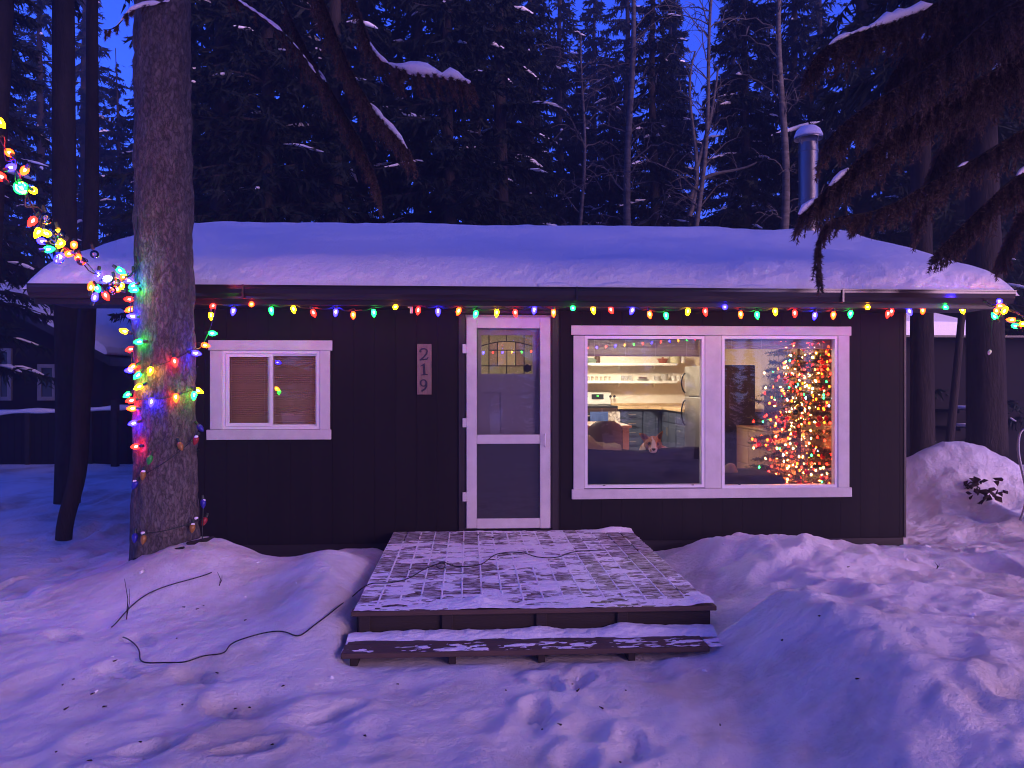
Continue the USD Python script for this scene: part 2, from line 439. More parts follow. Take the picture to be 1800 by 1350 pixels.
gx, gy = axis(-160, -6.5, 7.0, 160, 0.028), axis(-60, -5.4, 1.2, 300, 0.024)
GX, GY = np.meshgrid(gx, gy, indexing="ij")
GZ = ground(GX, GY)
solo("snow_ground", (np.stack([GX, GY, GZ], -1).reshape(-1, 3), grid_faces(len(gx), len(gy))), snow, kind="structure", smooth=True)


def G(x, y): return float(ground(np.array([x]), np.array([y]))[0])


def on_ground(px, py, it=60):
    """Where the ray through a pixel meets the snow."""
    c, s = math.cos(YAW), math.sin(YAW)
    d = np.array([s * F + c * (px - 900), c * F - s * (px - 900), 675 - py]) / F
    ts = np.linspace(2.0, 14, 900)
    q = CAM + d * ts[:, None]
    h = ground(q[:, 0], q[:, 1])
    k = np.argmax(q[:, 2] < h)
    return np.array([q[k, 0], q[k, 1], h[k]])


# ------------------------------------------------------------------ the cabin
FZ = 0.40                                   # its floor inside
EY, EZ, RY = -0.60, 2.53, 2.8               # eave, ridge
SL = (3.62 - EZ) / (RY - EY)
RX0, RX1 = PX(62, EY), PX(1768, EY)
cabin = thing("cabin", "small dark brown cabin with snow covered gable roof, white framed windows and door", "cabin", ((XL + XR) / 2, 0, 0))
WT = 0.02                                   # how proud the trims stand


def wx_(px): return PX(px, WY - 0.02)
def wz_(py, px=900): return PZ(py, WY - 0.02, px)


# openings (x0, x1, z0, z1)
SW = (wx_(391), wx_(563), wz_(754, 470), wz_(617, 470))
DR = (wx_(816), wx_(971), wz_(933, 893), wz_(553, 893))
BW = (wx_(1029), wx_(1471), wz_(856, 1250), wz_(594, 1250))
holes = unary_union([sbox(a, c, b, d) for a, b, c, d in (SW, DR, BW)])
WZ0, WZ1 = 0.12, 2.47
front = sbox(XL, WZ0, XR, WZ1).difference(holes)
fw = part(cabin, "front_wall", plate(front, 0.0, 0.10), trim_dark)
x = XL
k = 0
while x < XR - 0.01:
    w = min(0.2035, XR - x)
    g_ = sbox(x + 0.001, WZ0, x + w - 0.001, WZ1).difference(holes.buffer(0.001, join_style=2))
    for q_ in getattr(g_, "geoms", [g_]):
        if q_.area > 1e-4:
            part(fw, "siding_board", plate(q_, -0.012 - 0.0003 * (k % 3), -0.0005), siding)
    x += w; k += 1
part(cabin, "corner_board", bx(XR - 0.004, XR + 0.02, -0.02, 0.09, WZ0, WZ1, 0.003), trim_dark)
part(cabin, "corner_board", bx(XL - 0.02, XL + 0.004, -0.02, 0.09, WZ0, WZ1, 0.003), trim_dark)
inner = plain("inner_wall_paint", (0.72, 0.64, 0.50), 0.8)
panelled = plain("inner_wall_panelling", (0.50, 0.37, 0.26), 0.7, var=(6, (0.42, 0.30, 0.2), 0.3), stretch=(3, 3, 0.3))
ceil_m = plain("ceiling_paint", (0.78, 0.76, 0.7), 0.85)
floor_m = plain("wood_floor", (0.25, 0.15, 0.09), 0.4, var=(5, (0.18, 0.11, 0.07), 0.2), stretch=(0.4, 4, 1))
part(cabin, "side_wall", bx(XR - 0.10, XR - 0.005, 0.101, HD, -0.1, WZ1), panelled)
part(cabin, "side_wall", bx(XL + 0.005, XL + 0.10, 0.101, HD, -0.1, WZ1), panelled)
part(cabin, "back_wall", bx(XL + 0.101, XR - 0.101, HD - 0.1, HD, -0.1, 2.62), inner)
part(cabin, "floor", bx(XL + 0.101, XR - 0.101, 0.101, HD - 0.101, FZ - 0.2, FZ), floor_m)
part(cabin, "ceiling", bx(XL + 0.02, XR - 0.02, 0.02, HD - 0.02, 2.62, 2.66), ceil_m)
part(cabin, "inner_wall", bx(-1.32, -1.22, 0.101, HD - 0.101, FZ, 2.619), inner)
part(cabin, "inner_wall", bx(-1.2, 1.10, 3.0, 3.1, FZ, 2.619), inner, label="cream wall of the entrance seen through the door glass")
# gable ends above the side walls
for X0, X1 in ((XL, XL + 0.08), (XR - 0.08, XR)):
    tri = Polygon([(0, WZ1 + 0.001), (HD, WZ1 + 0.001), (HD, WZ1 + 0.02), (RY, EZ + SL * (RY - EY) - 0.14), (0, WZ1 + 0.02)])
    m = trimesh.creation.extrude_polygon(tri, X1 - X0, engine="earcut")
    v = np.array(m.vertices)
    part(cabin, "gable_wall", (np.stack([X0 + v[:, 2], v[:, 0], v[:, 1]], 1), np.array(m.faces)), siding)
# roof
zr = lambda Y: EZ + SL * (np.minimum(Y, 2 * RY - Y) - EY)
YB = 2 * RY - EY
prof = Polygon([(EY, EZ - 0.09), (EY, EZ), (RY, zr(RY)), (YB, EZ), (YB, EZ - 0.09), (RY, zr(RY) - 0.11)])
m = trimesh.creation.extrude_polygon(prof, RX1 - RX0, engine="earcut")
v = np.array(m.vertices)
roof = part(cabin, "roof", (np.stack([RX0 + v[:, 2], v[:, 0], v[:, 1]], 1), np.array(m.faces)), trim_dark)
part(cabin, "soffit", bx(RX0 + 0.03, RX1 - 0.03, EY + 0.03, -0.014, 2.405, 2.425), trim_dark)
part(cabin, "fascia_board", bx(RX0, RX1, EY - 0.02, EY + 0.028, 2.385, EZ - 0.002, 0.004), trim_dark)
gp = [(0, 0), (-0.075, 0), (-0.085, 0.02), (-0.105, 0.045), (-0.112, 0.085), (-0.112, 0.105), (-0.124, 0.108), (-0.124, 0.118), (-0.103, 0.118), (-0.103, 0.05), (-0.075, 0.012), (-0.006, 0.012), (-0.006, 0.115), (0, 0.115)]
m = trimesh.creation.extrude_polygon(Polygon(gp), RX1 - RX0, engine="earcut")
v = np.array(m.vertices)
gut = part(cabin, "gutter", (np.stack([RX0 + v[:, 2], EY - 0.022 + v[:, 0], 2.432 + v[:, 1]], 1), np.array(m.faces)), gutter_m)
for px in (425, 1012, 1480):
    part(gut, "gutter_joint", bx(PX(px, -0.74), PX(px, -0.74) + 0.02, EY - 0.15, EY - 0.10, 2.428, 2.553, 0.002), gutter_m)
part(cabin, "skirting_board", bx(XL, XR, -0.005, 0.06, -0.02, WZ0 - 0.002, 0.003), trim_dark)
lat = []
for X in np.arange(XL - 0.5, XR, 0.085):
    for s in (-1, 1):
        a = np.array([X, -0.004 * s - 0.01, -0.34]); b = np.array([X + 0.32, -0.004 * s - 0.01, -0.02])
        if s < 0: a[2], b[2] = b[2], a[2]
        if a[0] < XL or b[0] > XR: continue
        if DX0 - 0.05 < a[0] < DX1: continue
        d = (b - a) / np.linalg.norm(b - a); nrm = np.array([-d[2], 0, d[0]]) * 0.019
        q = [a + nrm, b + nrm, b - nrm, a - nrm]
        pts = np.array([w + np.array([0, o, 0]) for w in q for o in (-0.0035, 0.0035)])
        h = trimesh.convex.convex_hull(pts)
        part(cabin, "lattice_slat", (np.array(h.vertices), np.array(h.faces)), trim_dark)


# windows
def board(par, name, px0, px1, py0, py1, y0, y1, m, c=0.004, Y=-0.03):
    return part(par, name, bx(PX(px0, Y), PX(px1, Y), y0, y1, PZ(py1, Y, (px0 + px1) / 2), PZ(py0, Y, (px0 + px1) / 2), c), m)


def holder(par, name, label=None):
    path = uniq(par, name)
    UsdGeom.Xform.Define(stage, path)
    keys(stage.GetPrimAtPath(path), label=label)
    return path


w1 = holder(cabin, "window", "small sliding window with closed blinds and white trim")
board(w1, "top_casing", 366, 584, 598, 616, -0.040, -0.013, white_trim)
board(w1, "side_casing", 369, 391, 616.3, 755, -0.034, -0.013, white_trim)
board(w1, "side_casing", 562, 580, 616.3, 755, -0.034, -0.013, white_trim)
board(w1, "bottom_casing", 363, 582, 755.3, 773, -0.040, -0.013, white_trim)


def frame(par, name, px0, px1, py0, py1, t, y0, y1, m, Y=-0.02):
    a, b, c, d = PX(px0, Y), PX(px1, Y), PZ(py1, Y, (px0 + px1) / 2), PZ(py0, Y, (px0 + px1) / 2)
    pl = sbox(a, c, b, d).difference(sbox(a + t, c + t, b - t, d - t))
    return part(par, name, plate(pl, y0, y1), m)


frame(w1, "window_frame", 391, 562, 616.5, 754.5, 0.028, -0.022, 0.06, vinyl)
frame(w1, "sash", 397, 479, 622, 749, 0.030, -0.012, 0.012, vinyl)
frame(w1, "sash", 469, 559, 620, 752, 0.030, 0.014, 0.04, vinyl)
board(w1, "pane", 402, 474, 627, 744, -0.002, 0.002, glass, 0)
board(w1, "pane", 474, 554, 624, 748, 0.024, 0.028, glass, 0)
w2 = holder(cabin, "window", "large two pane picture window with white trim, lit room behind")
board(w2, "top_casing", 1004, 1496, 573, 589.5, -0.040, -0.013, white_trim)
board(w2, "side_casing", 1008, 1027, 590, 861, -0.034, -0.013, white_trim)
board(w2, "side_casing", 1473, 1493, 590, 857, -0.034, -0.013, white_trim)
a, b = PX(1005, -0.03), PX(1497, -0.03)
part(w2, "bottom_casing", bx(a, b, -0.042, -0.013, PZ(875.5, -0.03, 1250), PZ(858.5, -0.03, 1250), 0.004), white_trim)
board(w2, "mullion", 1239, 1268, 590, 858, -0.030, 0.05, white_trim)
frame(w2, "window_frame", 1027.5, 1238.5, 590.5, 857.5, 0.030, -0.024, 0.05, vinyl)
frame(w2, "window_frame", 1268.5, 1472.5, 590.5, 857.5, 0.030, -0.024, 0.05, vinyl)
board(w2, "pane", 1029, 1237, 593, 855, 0.006, 0.012, glass, 0)
board(w2, "pane", 1270, 1471, 593, 855, 0.006, 0.012, glass, 0)
for px in (1062, 1218, 1300, 1452):
    part(w2, "weep_hole_cover", bx(PX(px, -.03) - 0.012, PX(px, -.03) + 0.012, -0.027, -0.0245, PZ(855.5, -.03) , PZ(854.2, -.03)), black)
part(w2, "inner_sill", bx(PX(1025, 0), PX(1478, 0), 0.052, 0.2, PZ(857, 0.05, 1250) - 0.02, PZ(857, 0.05, 1250), 0.004), white_trim)
part(w2, "inner_jamb", bx(PX(1466, 0.06), PX(1468.5, 0.06), 0.055, 0.12, BW[2], BW[3]), white_trim)

# door: casing, storm door, entry door
board(cabin, "door_casing", 806, 818, 552, 934, -0.030, -0.013, trim_dark)
board(cabin, "door_casing", 970, 982, 552, 934, -0.030, -0.013, trim_dark)
board(cabin, "door_casing", 806, 982, 543.5, 551.6, -0.030, -0.013, trim_dark)
part(cabin, "threshold", bx(DR[0], DR[1], -0.05, 0.10, DR[2] - 0.03, DR[2] + 0.012, 0.004), trim_dark)
sd = holder(cabin, "storm_door", "white screen storm door with three hinges and a pull handle")
SY0, SY1 = -0.052, -0.018
Ys = -0.035
board(sd, "stile", 820, 838, 558, 928, SY0, SY1, white_trim, 0.004, Ys)
board(sd, "stile", 949, 967, 558, 928, SY0, SY1, white_trim, 0.004, Ys)
board(sd, "rail", 838.3, 948.7, 558, 577, SY0 + 0.001, SY1, white_trim, 0.003, Ys)
board(sd, "rail", 838.3, 948.7, 764, 780, SY0 + 0.001, SY1, white_trim, 0.003, Ys)
board(sd, "rail", 838.3, 948.7, 911, 928, SY0 + 0.001, SY1, white_trim, 0.003, Ys)
board(sd, "pane", 838, 949, 576, 765, -0.030, -0.027, storm_glass, 0, Ys)
board(sd, "screen", 838, 949, 779, 912, -0.030, -0.029, screen_m, 0, Ys)
for py in (613, 743, 873):
    board(sd, "hinge", 813, 820.5, py - 8, py + 8, -0.056, -0.031, white_trim, 0.003, Ys)
    board(sd, "hinge_leaf", 820.5, 828, py - 8, py + 8, -0.057, -0.0525, white_trim, 0.001, Ys)
hp = spline([(PX(959, -.06), -0.053, PZ(763, -.06)), (PX(958.5, -.08), -0.083, PZ(768, -.08)), (PX(958.5, -.08), -0.085, PZ(778, -.08)), (PX(959, -.06), -0.053, PZ(786, -.06))], 12)
part(sd, "pull_handle", tube(hp, 0.006), vinyl, smooth=True)
ed = holder(cabin, "entry_door", "grey entry door with leaded glass window and two tall panels")
EDY = 0.03
lite = (PX(846, EDY), PX(936, EDY), PZ(657, EDY, 890), PZ(589, EDY, 890))
pan = [sbox(PX(a, EDY), PZ(900, EDY), PX(b, EDY), PZ(689, EDY)) for a, b in ((841, 880), (903, 942))]
slab = sbox(DR[0], DR[2] + 0.013, DR[1], DR[3]).difference(sbox(lite[0], lite[2], lite[1], lite[3]))
part(ed, "door_slab", plate(slab.difference(unary_union(pan)), EDY, EDY + 0.045), door_m)
for p_ in pan:
    part(ed, "door_panel", plate(p_, EDY + 0.012, EDY + 0.03), door_m)
pl = sbox(lite[0] - 0.035, lite[2] - 0.035, lite[1] + 0.035, lite[3] + 0.035).difference(sbox(lite[0], lite[2], lite[1], lite[3]))
part(ed, "glass_moulding", plate(pl, EDY - 0.014, EDY - 0.0005), door_m)


def L(px, py): return (PX(px, EDY), PZ(py, EDY, 890))


arc = [L(846 + 90 * t, 608.5 - 8.5 * math.sin(math.pi * t) ** 0.9 if 0 < t < 1 else 608.5) for t in np.linspace(0, 1, 15)]
x0, x1, z0, z1 = lite
arc[0], arc[-1] = (x0 - 0.001, arc[0][1]), (x1 + 0.001, arc[-1][1])


def arc_z(px):
    t = (px - 846) / 90
    return 608.5 - 8.5 * math.sin(math.pi * t) ** 0.9


lines = [LineString(arc)]
for pts in ([(859.5, 588), (859.5, 658)], [(921.5, 588), (921.5, 658)], [(845, 643), (937, 643)], [(859.5, 615.5), (921.5, 615.5)], [(890.5, 588), (890.5, arc_z(890.5))], [(890.5, 643), (890.5, 658)],
            [(874.5, arc_z(874.5)), (874.5, 643)], [(906.5, arc_z(906.5)), (906.5, 643)], [(891, 615.5), (891, 643)]):
    lines.append(LineString([L(*q) for q in pts]))
edge = sbox(x0, z0, x1, z1).exterior
net = unary_union(lines + [edge])
cames = unary_union([l.buffer(0.0042) for l in lines]).intersection(sbox(x0, z0, x1, z1))
part(ed, "lead_came", plate(cames, EDY + 0.010, EDY + 0.022), lead)
for g_ in polygonize(net):
    c = g_.representative_point()
    ppx = 846 + 90 * (c.x - x0) / (x1 - x0); ppy = 657 - 68 * (c.y - z0) / (z1 - z0)
    inside = 859.5 < ppx < 921.5 and arc_z(ppx) < ppy < 643
    mm = wavy if not inside else (bevel_g if 874.5 < ppx < 906.5 else pebble)
    part(ed, "glass_piece", plate(g_.buffer(-0.001), EDY + 0.014, EDY + 0.018), mm)
hexa = Polygon([L(927 + 8.0 * math.sin(a), 647.5 + 7.6 * math.cos(a)) for a in np.arange(6) * math.pi / 3])
part(ed, "sticker", plate(hexa, EDY + 0.006, EDY + 0.009), black, label="black hexagonal sticker in the corner of the door glass")

# house number
sg = thing("house_number_sign", "narrow wooden board with the house number 219 beside the door", "sign", (PX(745, -.03), -0.03, PZ(650, -.03)))
bd = part(sg, "board", bx(PX(733, -.03), PX(758.5, -.03), -0.036, -0.015, PZ(693.5, -.03), PZ(605, -.03), 0.003), old_wood)


def digit(ch):
    if ch == "2":
        a = [(0.06 + 0.30 - 0.30 * math.cos(t), 0.72 + 0.24 * math.sin(t)) for t in np.linspace(0.15, math.pi - 0.1, 14)]
        st = LineString(a).buffer(0.06).union(LineString([a[-1], (0.58, 0.52), (0.36, 0.28), (0.06, 0.05)]).buffer(0.065)).union(Polygon([(0, 0), (0.62, 0.02), (0.74, 0.24), (0.66, 0.24), (0.58, 0.13), (0.0, 0.11)]))
        return st.union(Point(0.12, 0.74).buffer(0.075))
    if ch == "1":
        return Polygon([(0.22, 0.06), (0.22, 0.78), (0.04, 0.74), (0.04, 0.80), (0.40, 1.0), (0.42, 0.06)]).union(Polygon([(0.05, 0), (0.6, 0), (0.6, 0.06), (0.42, 0.1), (0.22, 0.1), (0.05, 0.06)]))
    ring = Point(0.33, 0.68).buffer(0.31).difference(affinity.scale(Point(0.32, 0.68).buffer(0.2), 0.85, 1.1))
    tail = LineString([(0.57, 0.62), (0.56, 0.42), (0.44, 0.2), (0.16, 0.03)]).buffer(0.07)
    return ring.union(tail)


dh = PZ(612, -.03) - PZ(633, -.03)
for ch, py, px in (("2", 634, 738), ("1", 660, 739.5), ("9", 688, 738.5)):
    g_ = affinity.rotate(affinity.scale(digit(ch), dh, dh, origin=(0, 0)), 4, origin=(0, 0))
    g_ = affinity.translate(g_, PX(px, -.04), PZ(py, -.04))
    part(bd, "digit", plate(g_, -0.041, -0.0365), digit_m, label="painted digit " + ch)

# blinds
slat_m = mat("blind_slat", {"d": ("principled_bsdf", {"base_color": (0.62, 0.46, 0.40), "roughness": 0.5}), "t": ("translucent_bsdf", {"color": (0.62, 0.42, 0.29)}), "m": ("mix_closure", {"fac": 0.45})},
             [("d.BSDF", "m.closure1"), ("t.BSDF", "m.closure2")], surface="m.closure")
shade_m = plain("raised_blind_slat", (0.36, 0.30, 0.29), 0.5)
cord_w = plain("white_cord", (0.7, 0.68, 0.65), 0.7)
for px0, px1, lab in ((398, 475, "closed brown blind behind the left sash of the small window"), (476, 557, "closed brown blind behind the right sash of the small window, a few slats bent open")):
    xa, xb, za, zb = PX(px0, .1), PX(px1, .1), PZ(749, .1), PZ(619, .1)
    bl = thing("window_blind", lab, "blind", ((xa + xb) / 2, 0.1, za))
    n = 40
    for i in range(n):
        zc = za + (i + 0.5) * (zb - za) / n
        h = (zb - za) / n
        gap = 0.0
        right_short = px0 > 470 and 4 < i < 13
        w = np.array([[xa, 0.100, zc - 0.62 * h], [xb - (0.014 if right_short else 0), 0.100, zc - 0.62 * h], [xb - (0.014 if right_short else 0), 0.086, zc + 0.0 * h], [xa, 0.086, zc], [xa, 0.112, zc + 0.6 * h], [xb - (0.014 if right_short else 0), 0.112, zc + 0.6 * h]])
        v = np.vstack([w, w + [0, 0.0012, 0]])
        f = np.array([[0, 1, 2], [0, 2, 3], [3, 2, 5], [3, 5, 4], [6, 8, 7], [6, 9, 8], [9, 11, 8], [9, 10, 11], [0, 6, 1], [6, 7, 1], [4, 5, 10], [5, 11, 10]])
        part(bl, "slat", (v, f), slat_m)
    part(bl, "bottom_rail", bx(xa, xb, 0.085, 0.115, za - 0.012, za + 0.004, 0.002), slat_m)
    for t in (0.12, 0.88):
        part(bl, "ladder_cord", tube([(xa + t * (xb - xa), 0.083, za), (xa + t * (xb - xa), 0.083, zb)], 0.0012, 4), cord_w)
for px0, px1, py0, py1, lab in ((1030, 1229, 600, 626.5, "raised grey blind at the top of the left large pane"), (1270, 1467, 600, 613, "raised grey blind at the top of the right large pane")):
    Yb = 0.10
    xa, xb, za, zb = PX(px0, Yb), PX(px1, Yb), PZ(py1, Yb, 1250), PZ(py0 - 3, Yb, 1250)
    bl = thing("window_blind", lab, "blind", ((xa + xb) / 2, Yb, za))
    part(bl, "head_rail", bx(xa, xb, 0.075, 0.125, zb - 0.01, zb + 0.02, 0.002), shade_m)
    n = int((zb - za - 0.02) / 0.009)
    for i in range(n):
        zc = za + 0.02 + i * 0.0092
        o = 0.004 * math.sin(i * 2.4)
        part(bl, "slat", bx(xa + 0.004, xb - 0.004 - abs(o), 0.080 + o, 0.122 + o, zc, zc + 0.0055), shade_m)
    part(bl, "bottom_rail", bx(xa, xb - 0.004, 0.077, 0.124, za, za + 0.017, 0.003), shade_m)
    for t in (0.07, 0.34, 0.61, 0.88):
        part(bl, "ladder_cord", tube([(xa + t * (xb - xa), 0.074, za), (xa + t * (xb - xa), 0.074, zb)], 0.0016, 4), cord_w)

# roof snow
nx = 470
xs = np.linspace(RX0 - 0.05, RX1 + 0.05, nx)
th = np.linspace(0, math.pi / 2, 22)
rr = 0.34
dfront = np.concatenate([rr * (1 - np.cos(th)), np.linspace(rr, RY - EY + 0.1, 50)[1:]])
dback = (RY - EY + 0.1) - dfront[::-1][1::2] + (RY - EY + 0.1)
dd = np.concatenate([dfront, (RY - EY + 0.1) + np.linspace(0.08, RY - EY, 26)])
Yp = EY - 0.10 + dd
SX, SD = np.meshgrid(xs, dd, indexing="ij")
SY = EY - 0.10 + SD
ed_ = np.minimum(SD, dd[-1] - SD)
shape = (1 - np.clip(1 - ed_ / rr, 0, 1) ** 2.0) ** 0.5
ex = np.minimum(SX - xs[0], xs[-1] - SX)
endsh = (1 - np.clip(1 - ex / 0.42, 0, 1) ** 2.3) ** 0.5
T = 0.265 + 0.13 * n2(SX, SY, 0.75, 41, 3) + 0.05 * n2(SX, SY, 2.5, 42, 3)
frontness = np.clip(1 - SD / rr, 0, 1)
T = T * shape * endsh
base = np.where(SY < RY, EZ + SL * (SY - EY), EZ + SL * (2 * RY - SY - EY))
soft = 0.18 * np.exp(-((SY - RY) / 0.45) ** 2) * SL
lift = 0.045 * sm(PX(955, -.7), PX(985, -.7), SX) * (1 - sm(PX(1395, -.7), PX(1440, -.7), SX)) * np.clip(n2(SX, 0 * SX, 2.2, 44, 3) * 3 + 0.8, 0, 1)
ZZ = base - soft + T + 0.004
lump = n2(SX, ZZ * 1.5, 9, 43, 4)
lump2 = n2(SX, ZZ * 2.2, 26, 45, 3)
YY = SY - 0.02 + frontness * (-0.085 * lump - 0.034 * lump2) * endsh * np.clip(SD / 0.03, 0, 1)
ZZ = ZZ + 0.012 * n2(SX, SY, 6, 46, 3) * endsh * np.clip(SD / 0.1, 0, 1) + lift * frontness ** 1.5
YY = YY + lift * frontness * 0.5
solo("roof_snow", (np.stack([SX, YY, ZZ], -1).reshape(-1, 3), grid_faces(nx, len(dd))), clean_snow, "thick rounded blanket of snow covering the cabin roof", "snow", kind="stuff", smooth=True)
gx_ = np.linspace(PX(945, -.7), PX(1400, -.7), 260)
gr_ = 0.014 + 0.022 * np.abs(np.sin(gx_ * 5.3 + 0.7)) * (0.5 + n2(gx_, 0 * gx_, 3, 47, 2) + 0.3)
solo("gutter_snow", tube(np.stack([gx_, np.full(260, -0.69), 2.545 + gr_ * 0.9 - 0.012], 1), gr_, 9), clean_snow, "scalloped ridge of snow lying in the gutter above the large window", "snow", kind="stuff", smooth=True)

# chimney
cy = 2.15
cxp = PX(1421, cy)
cz0, cz1 = zr(cy) - 0.02, PZ(243, cy)
ch = thing("chimney_pipe", "shiny steel chimney pipe with a snow capped lid on the roof", "chimney", (cxp, cy, cz0))
part(ch, "pipe", revolve([(0.121, cz0), (0.121, cz1 - 0.12), (0.128, cz1 - 0.115), (0.128, cz1 - 0.09), (0.121, cz1 - 0.085), (0.121, cz1), (0.11, cz1), (0.11, cz0)], 40, (cxp, cy, 0)), steel, smooth=40)
part(ch, "seam_band", revolve([(0.1212, cz0 + 0.62), (0.1275, cz0 + 0.625), (0.1275, cz0 + 0.66), (0.1212, cz0 + 0.665)], 40, (cxp, cy, 0)), steel, smooth=40)
for a in (0.4, 2.0, 3.6, 5.2):
    q = np.array([math.cos(a), math.sin(a), 0])
    part(ch, "lid_strut", tube([np.array([cxp, cy, cz1 - 0.03]) + q * 0.125, np.array([cxp, cy, cz1 + 0.07]) + q * 0.155], 0.006, 5), steel)
part(ch, "lid", revolve([(0.0, cz1 + 0.10), (0.10, cz1 + 0.09), (0.178, cz1 + 0.055), (0.178, cz1 + 0.07), (0.10, cz1 + 0.105), (0.0, cz1 + 0.115)], 40, (cxp, cy, 0)), steel, smooth=40)
solo("chimney_snow_cap", revolve([(0.0, cz1 + 0.235), (0.05, cz1 + 0.232), (0.10, cz1 + 0.215), (0.15, cz1 + 0.17), (0.178, cz1 + 0.10), (0.175, cz1 + 0.072), (0.10, cz1 + 0.106), (0, cz1 + 0.116)], 32, (cxp, cy, 0)), clean_snow, "round dome of snow sitting on the chimney lid", "snow", smooth=True)

# ------------------------------------------------------------------ deck and step
deck = thing("porch_deck", "low brown wooden porch deck dusted with snow in front of the door", "deck", ((DX0 + DX1) / 2, DY / 2, 0))
nb = 17
bwid = (DX1 - DX0) / nb
for i in range(nb):
    xa = DX0 + i * bwid
    part(deck, "deck_board", bx(xa + 0.006, xa + bwid - 0.006, DY + 0.165, -0.03, DZ - 0.03, DZ + 0.001 * math.sin(i * 2.7), 0.003), frosted)
part(deck, "border_board", bx(DX0, DX1, DY + 0.078, DY + 0.155, DZ - 0.03, DZ, 0.003), wood_rim)
part(deck, "border_board", bx(DX0 - 0.01, DX1 + 0.01, DY - 0.012, DY + 0.072, DZ - 0.032, DZ - 0.001, 0.004), wood_rim)
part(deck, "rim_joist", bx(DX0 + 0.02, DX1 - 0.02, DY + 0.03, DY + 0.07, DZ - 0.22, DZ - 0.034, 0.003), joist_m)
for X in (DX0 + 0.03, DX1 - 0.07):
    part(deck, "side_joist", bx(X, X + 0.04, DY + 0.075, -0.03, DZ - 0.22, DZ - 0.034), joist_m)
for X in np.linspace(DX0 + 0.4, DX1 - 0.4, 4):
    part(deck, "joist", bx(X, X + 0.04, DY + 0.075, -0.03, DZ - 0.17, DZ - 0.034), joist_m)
for px in (640, 786, 952, 1095):
    X = PX(px, DY)
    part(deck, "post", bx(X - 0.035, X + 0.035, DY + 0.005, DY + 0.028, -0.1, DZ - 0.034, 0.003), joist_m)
step = thing("wooden_step", "long wooden step of two planks below the porch deck front", "step", ((DX0 + DX1) / 2, DY - 0.15, 0))
SX0, SX1, SZ = DX0 - 0.02, DX1 - 0.14, 0.085
part(step, "tread_plank", bx(SX0, SX1, DY - 0.34, DY - 0.185, SZ - 0.034, SZ, 0.004), wood_rim)
part(step, "tread_plank", bx(SX0 + 0.01, SX1, DY - 0.178, DY - 0.02, SZ - 0.034, SZ - 0.001, 0.004), wood_rim)
for px in (622, 795, 952, 1110):
    X = PX(px, DY - .3)
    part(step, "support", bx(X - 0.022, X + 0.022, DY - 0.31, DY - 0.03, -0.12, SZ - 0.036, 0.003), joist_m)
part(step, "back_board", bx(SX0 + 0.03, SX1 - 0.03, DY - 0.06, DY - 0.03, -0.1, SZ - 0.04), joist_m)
# snow lying on deck and step
rs = np.random.default_rng(3)


def dusting(x0, x1, y0, y1, z, amp, bias, seed, res=0.011):
    ax, ay = np.arange(x0, x1, res), np.arange(y0, y1, res)
    A, B = np.meshgrid(ax, ay, indexing="ij")
    n = 0.6 * n2(A, B * 1.3, 2.0, seed, 3) + 0.95 * n2(A, B * 3.0, 6.0, seed + 1, 4) + 0.6 * n2(A, B * 3, 22, seed + 2, 2)
    h = amp * (n + bias)
    h = np.where(h > 0, np.minimum(h, 0.012 + 0.3 * np.maximum(h - 0.012, 0)), h)
    return A, B, h, (len(ax), len(ay))


def sheet(A, B, Z, keep, shp):
    f = grid_faces(*shp)
    v = np.stack([A, B, Z], -1).reshape(-1, 3)
    k = keep.ravel()
    return v, f[k[f].any(1)]


A, B, h, shp = dusting(DX0 + 0.004, DX1 - 0.004, DY - 0.005, -0.035, DZ, 0.022, -0.01, 61)
h += 0.055 * gs(A, B, PX(845, DY), DY + 0.13, 0.13, 0.09) * (0.7 + n2(A, B, 14, 68, 3)) + 0.05 * gs(A, B, DX1 - 0.16, -0.10, 0.17, 0.06) + 0.03 * gs(A, B, DX1 - 0.02, DY + 0.1, 0.1, 0.15)
h -= 0.012 * gs(A, B, DX1 - 0.15, -0.7, 0.14, 0.9) + 0.010 * gs(A, B, DX0 + 0.5, -0.25, 0.6, 0.18)
solo("deck_snow", sheet(A, B, DZ + np.maximum(h, -0.004), h > -0.003, shp), clean_snow, "thin patchy snow swept across the porch deck boards", "snow", kind="stuff", smooth=True)
strips = []
for i in range(1, nb):
    xa = DX0 + i * bwid
    y = DY + 0.17
    while y < -0.1:
        ln = rs.uniform(0.15, 0.6)
        if rs.random() < (0.93 if y < -1.1 else (0.8 if i < 7 else 0.35)):
            ys = np.arange(y, min(y + ln, -0.05), 0.03)
            if len(ys) > 2:
                hh = 0.0065 + 0.002 * rs.random(len(ys))
                hh[[0, -1]] = 0.002
                strips.append(tube(np.stack([xa + rs.normal(0, 0.0012, len(ys)), ys, np.full(len(ys), DZ - 0.003)], 1), hh, 6))
        y += ln + rs.uniform(0.0, 0.05)
solo("deck_joint_snow", cat_mesh(strips), clean_snow, "lines of snow packed into the joints between the deck boards", "snow", kind="stuff", smooth=True)
A, B, h, shp = dusting(SX0, SX1 + 0.12, DY - 0.335, DY - 0.0, SZ, 0.025, 0.02, 71)
h += 0.05 * sm(DY - 0.17, DY - 0.03, B) * (0.35 + 1.6 * np.clip(n2(A, 0 * B, 3.0, 77, 4) + 0.12, 0, 1)) - 0.008 * gs(B, B, DY - 0.16, DY - 0.16, 0.04, 1)
solo("step_snow", sheet(A, B, SZ + np.maximum(h, -0.004), h > -0.003, shp), clean_snow, "ragged band of snow piled along the back of the wooden step", "snow", kind="stuff", smooth=True)
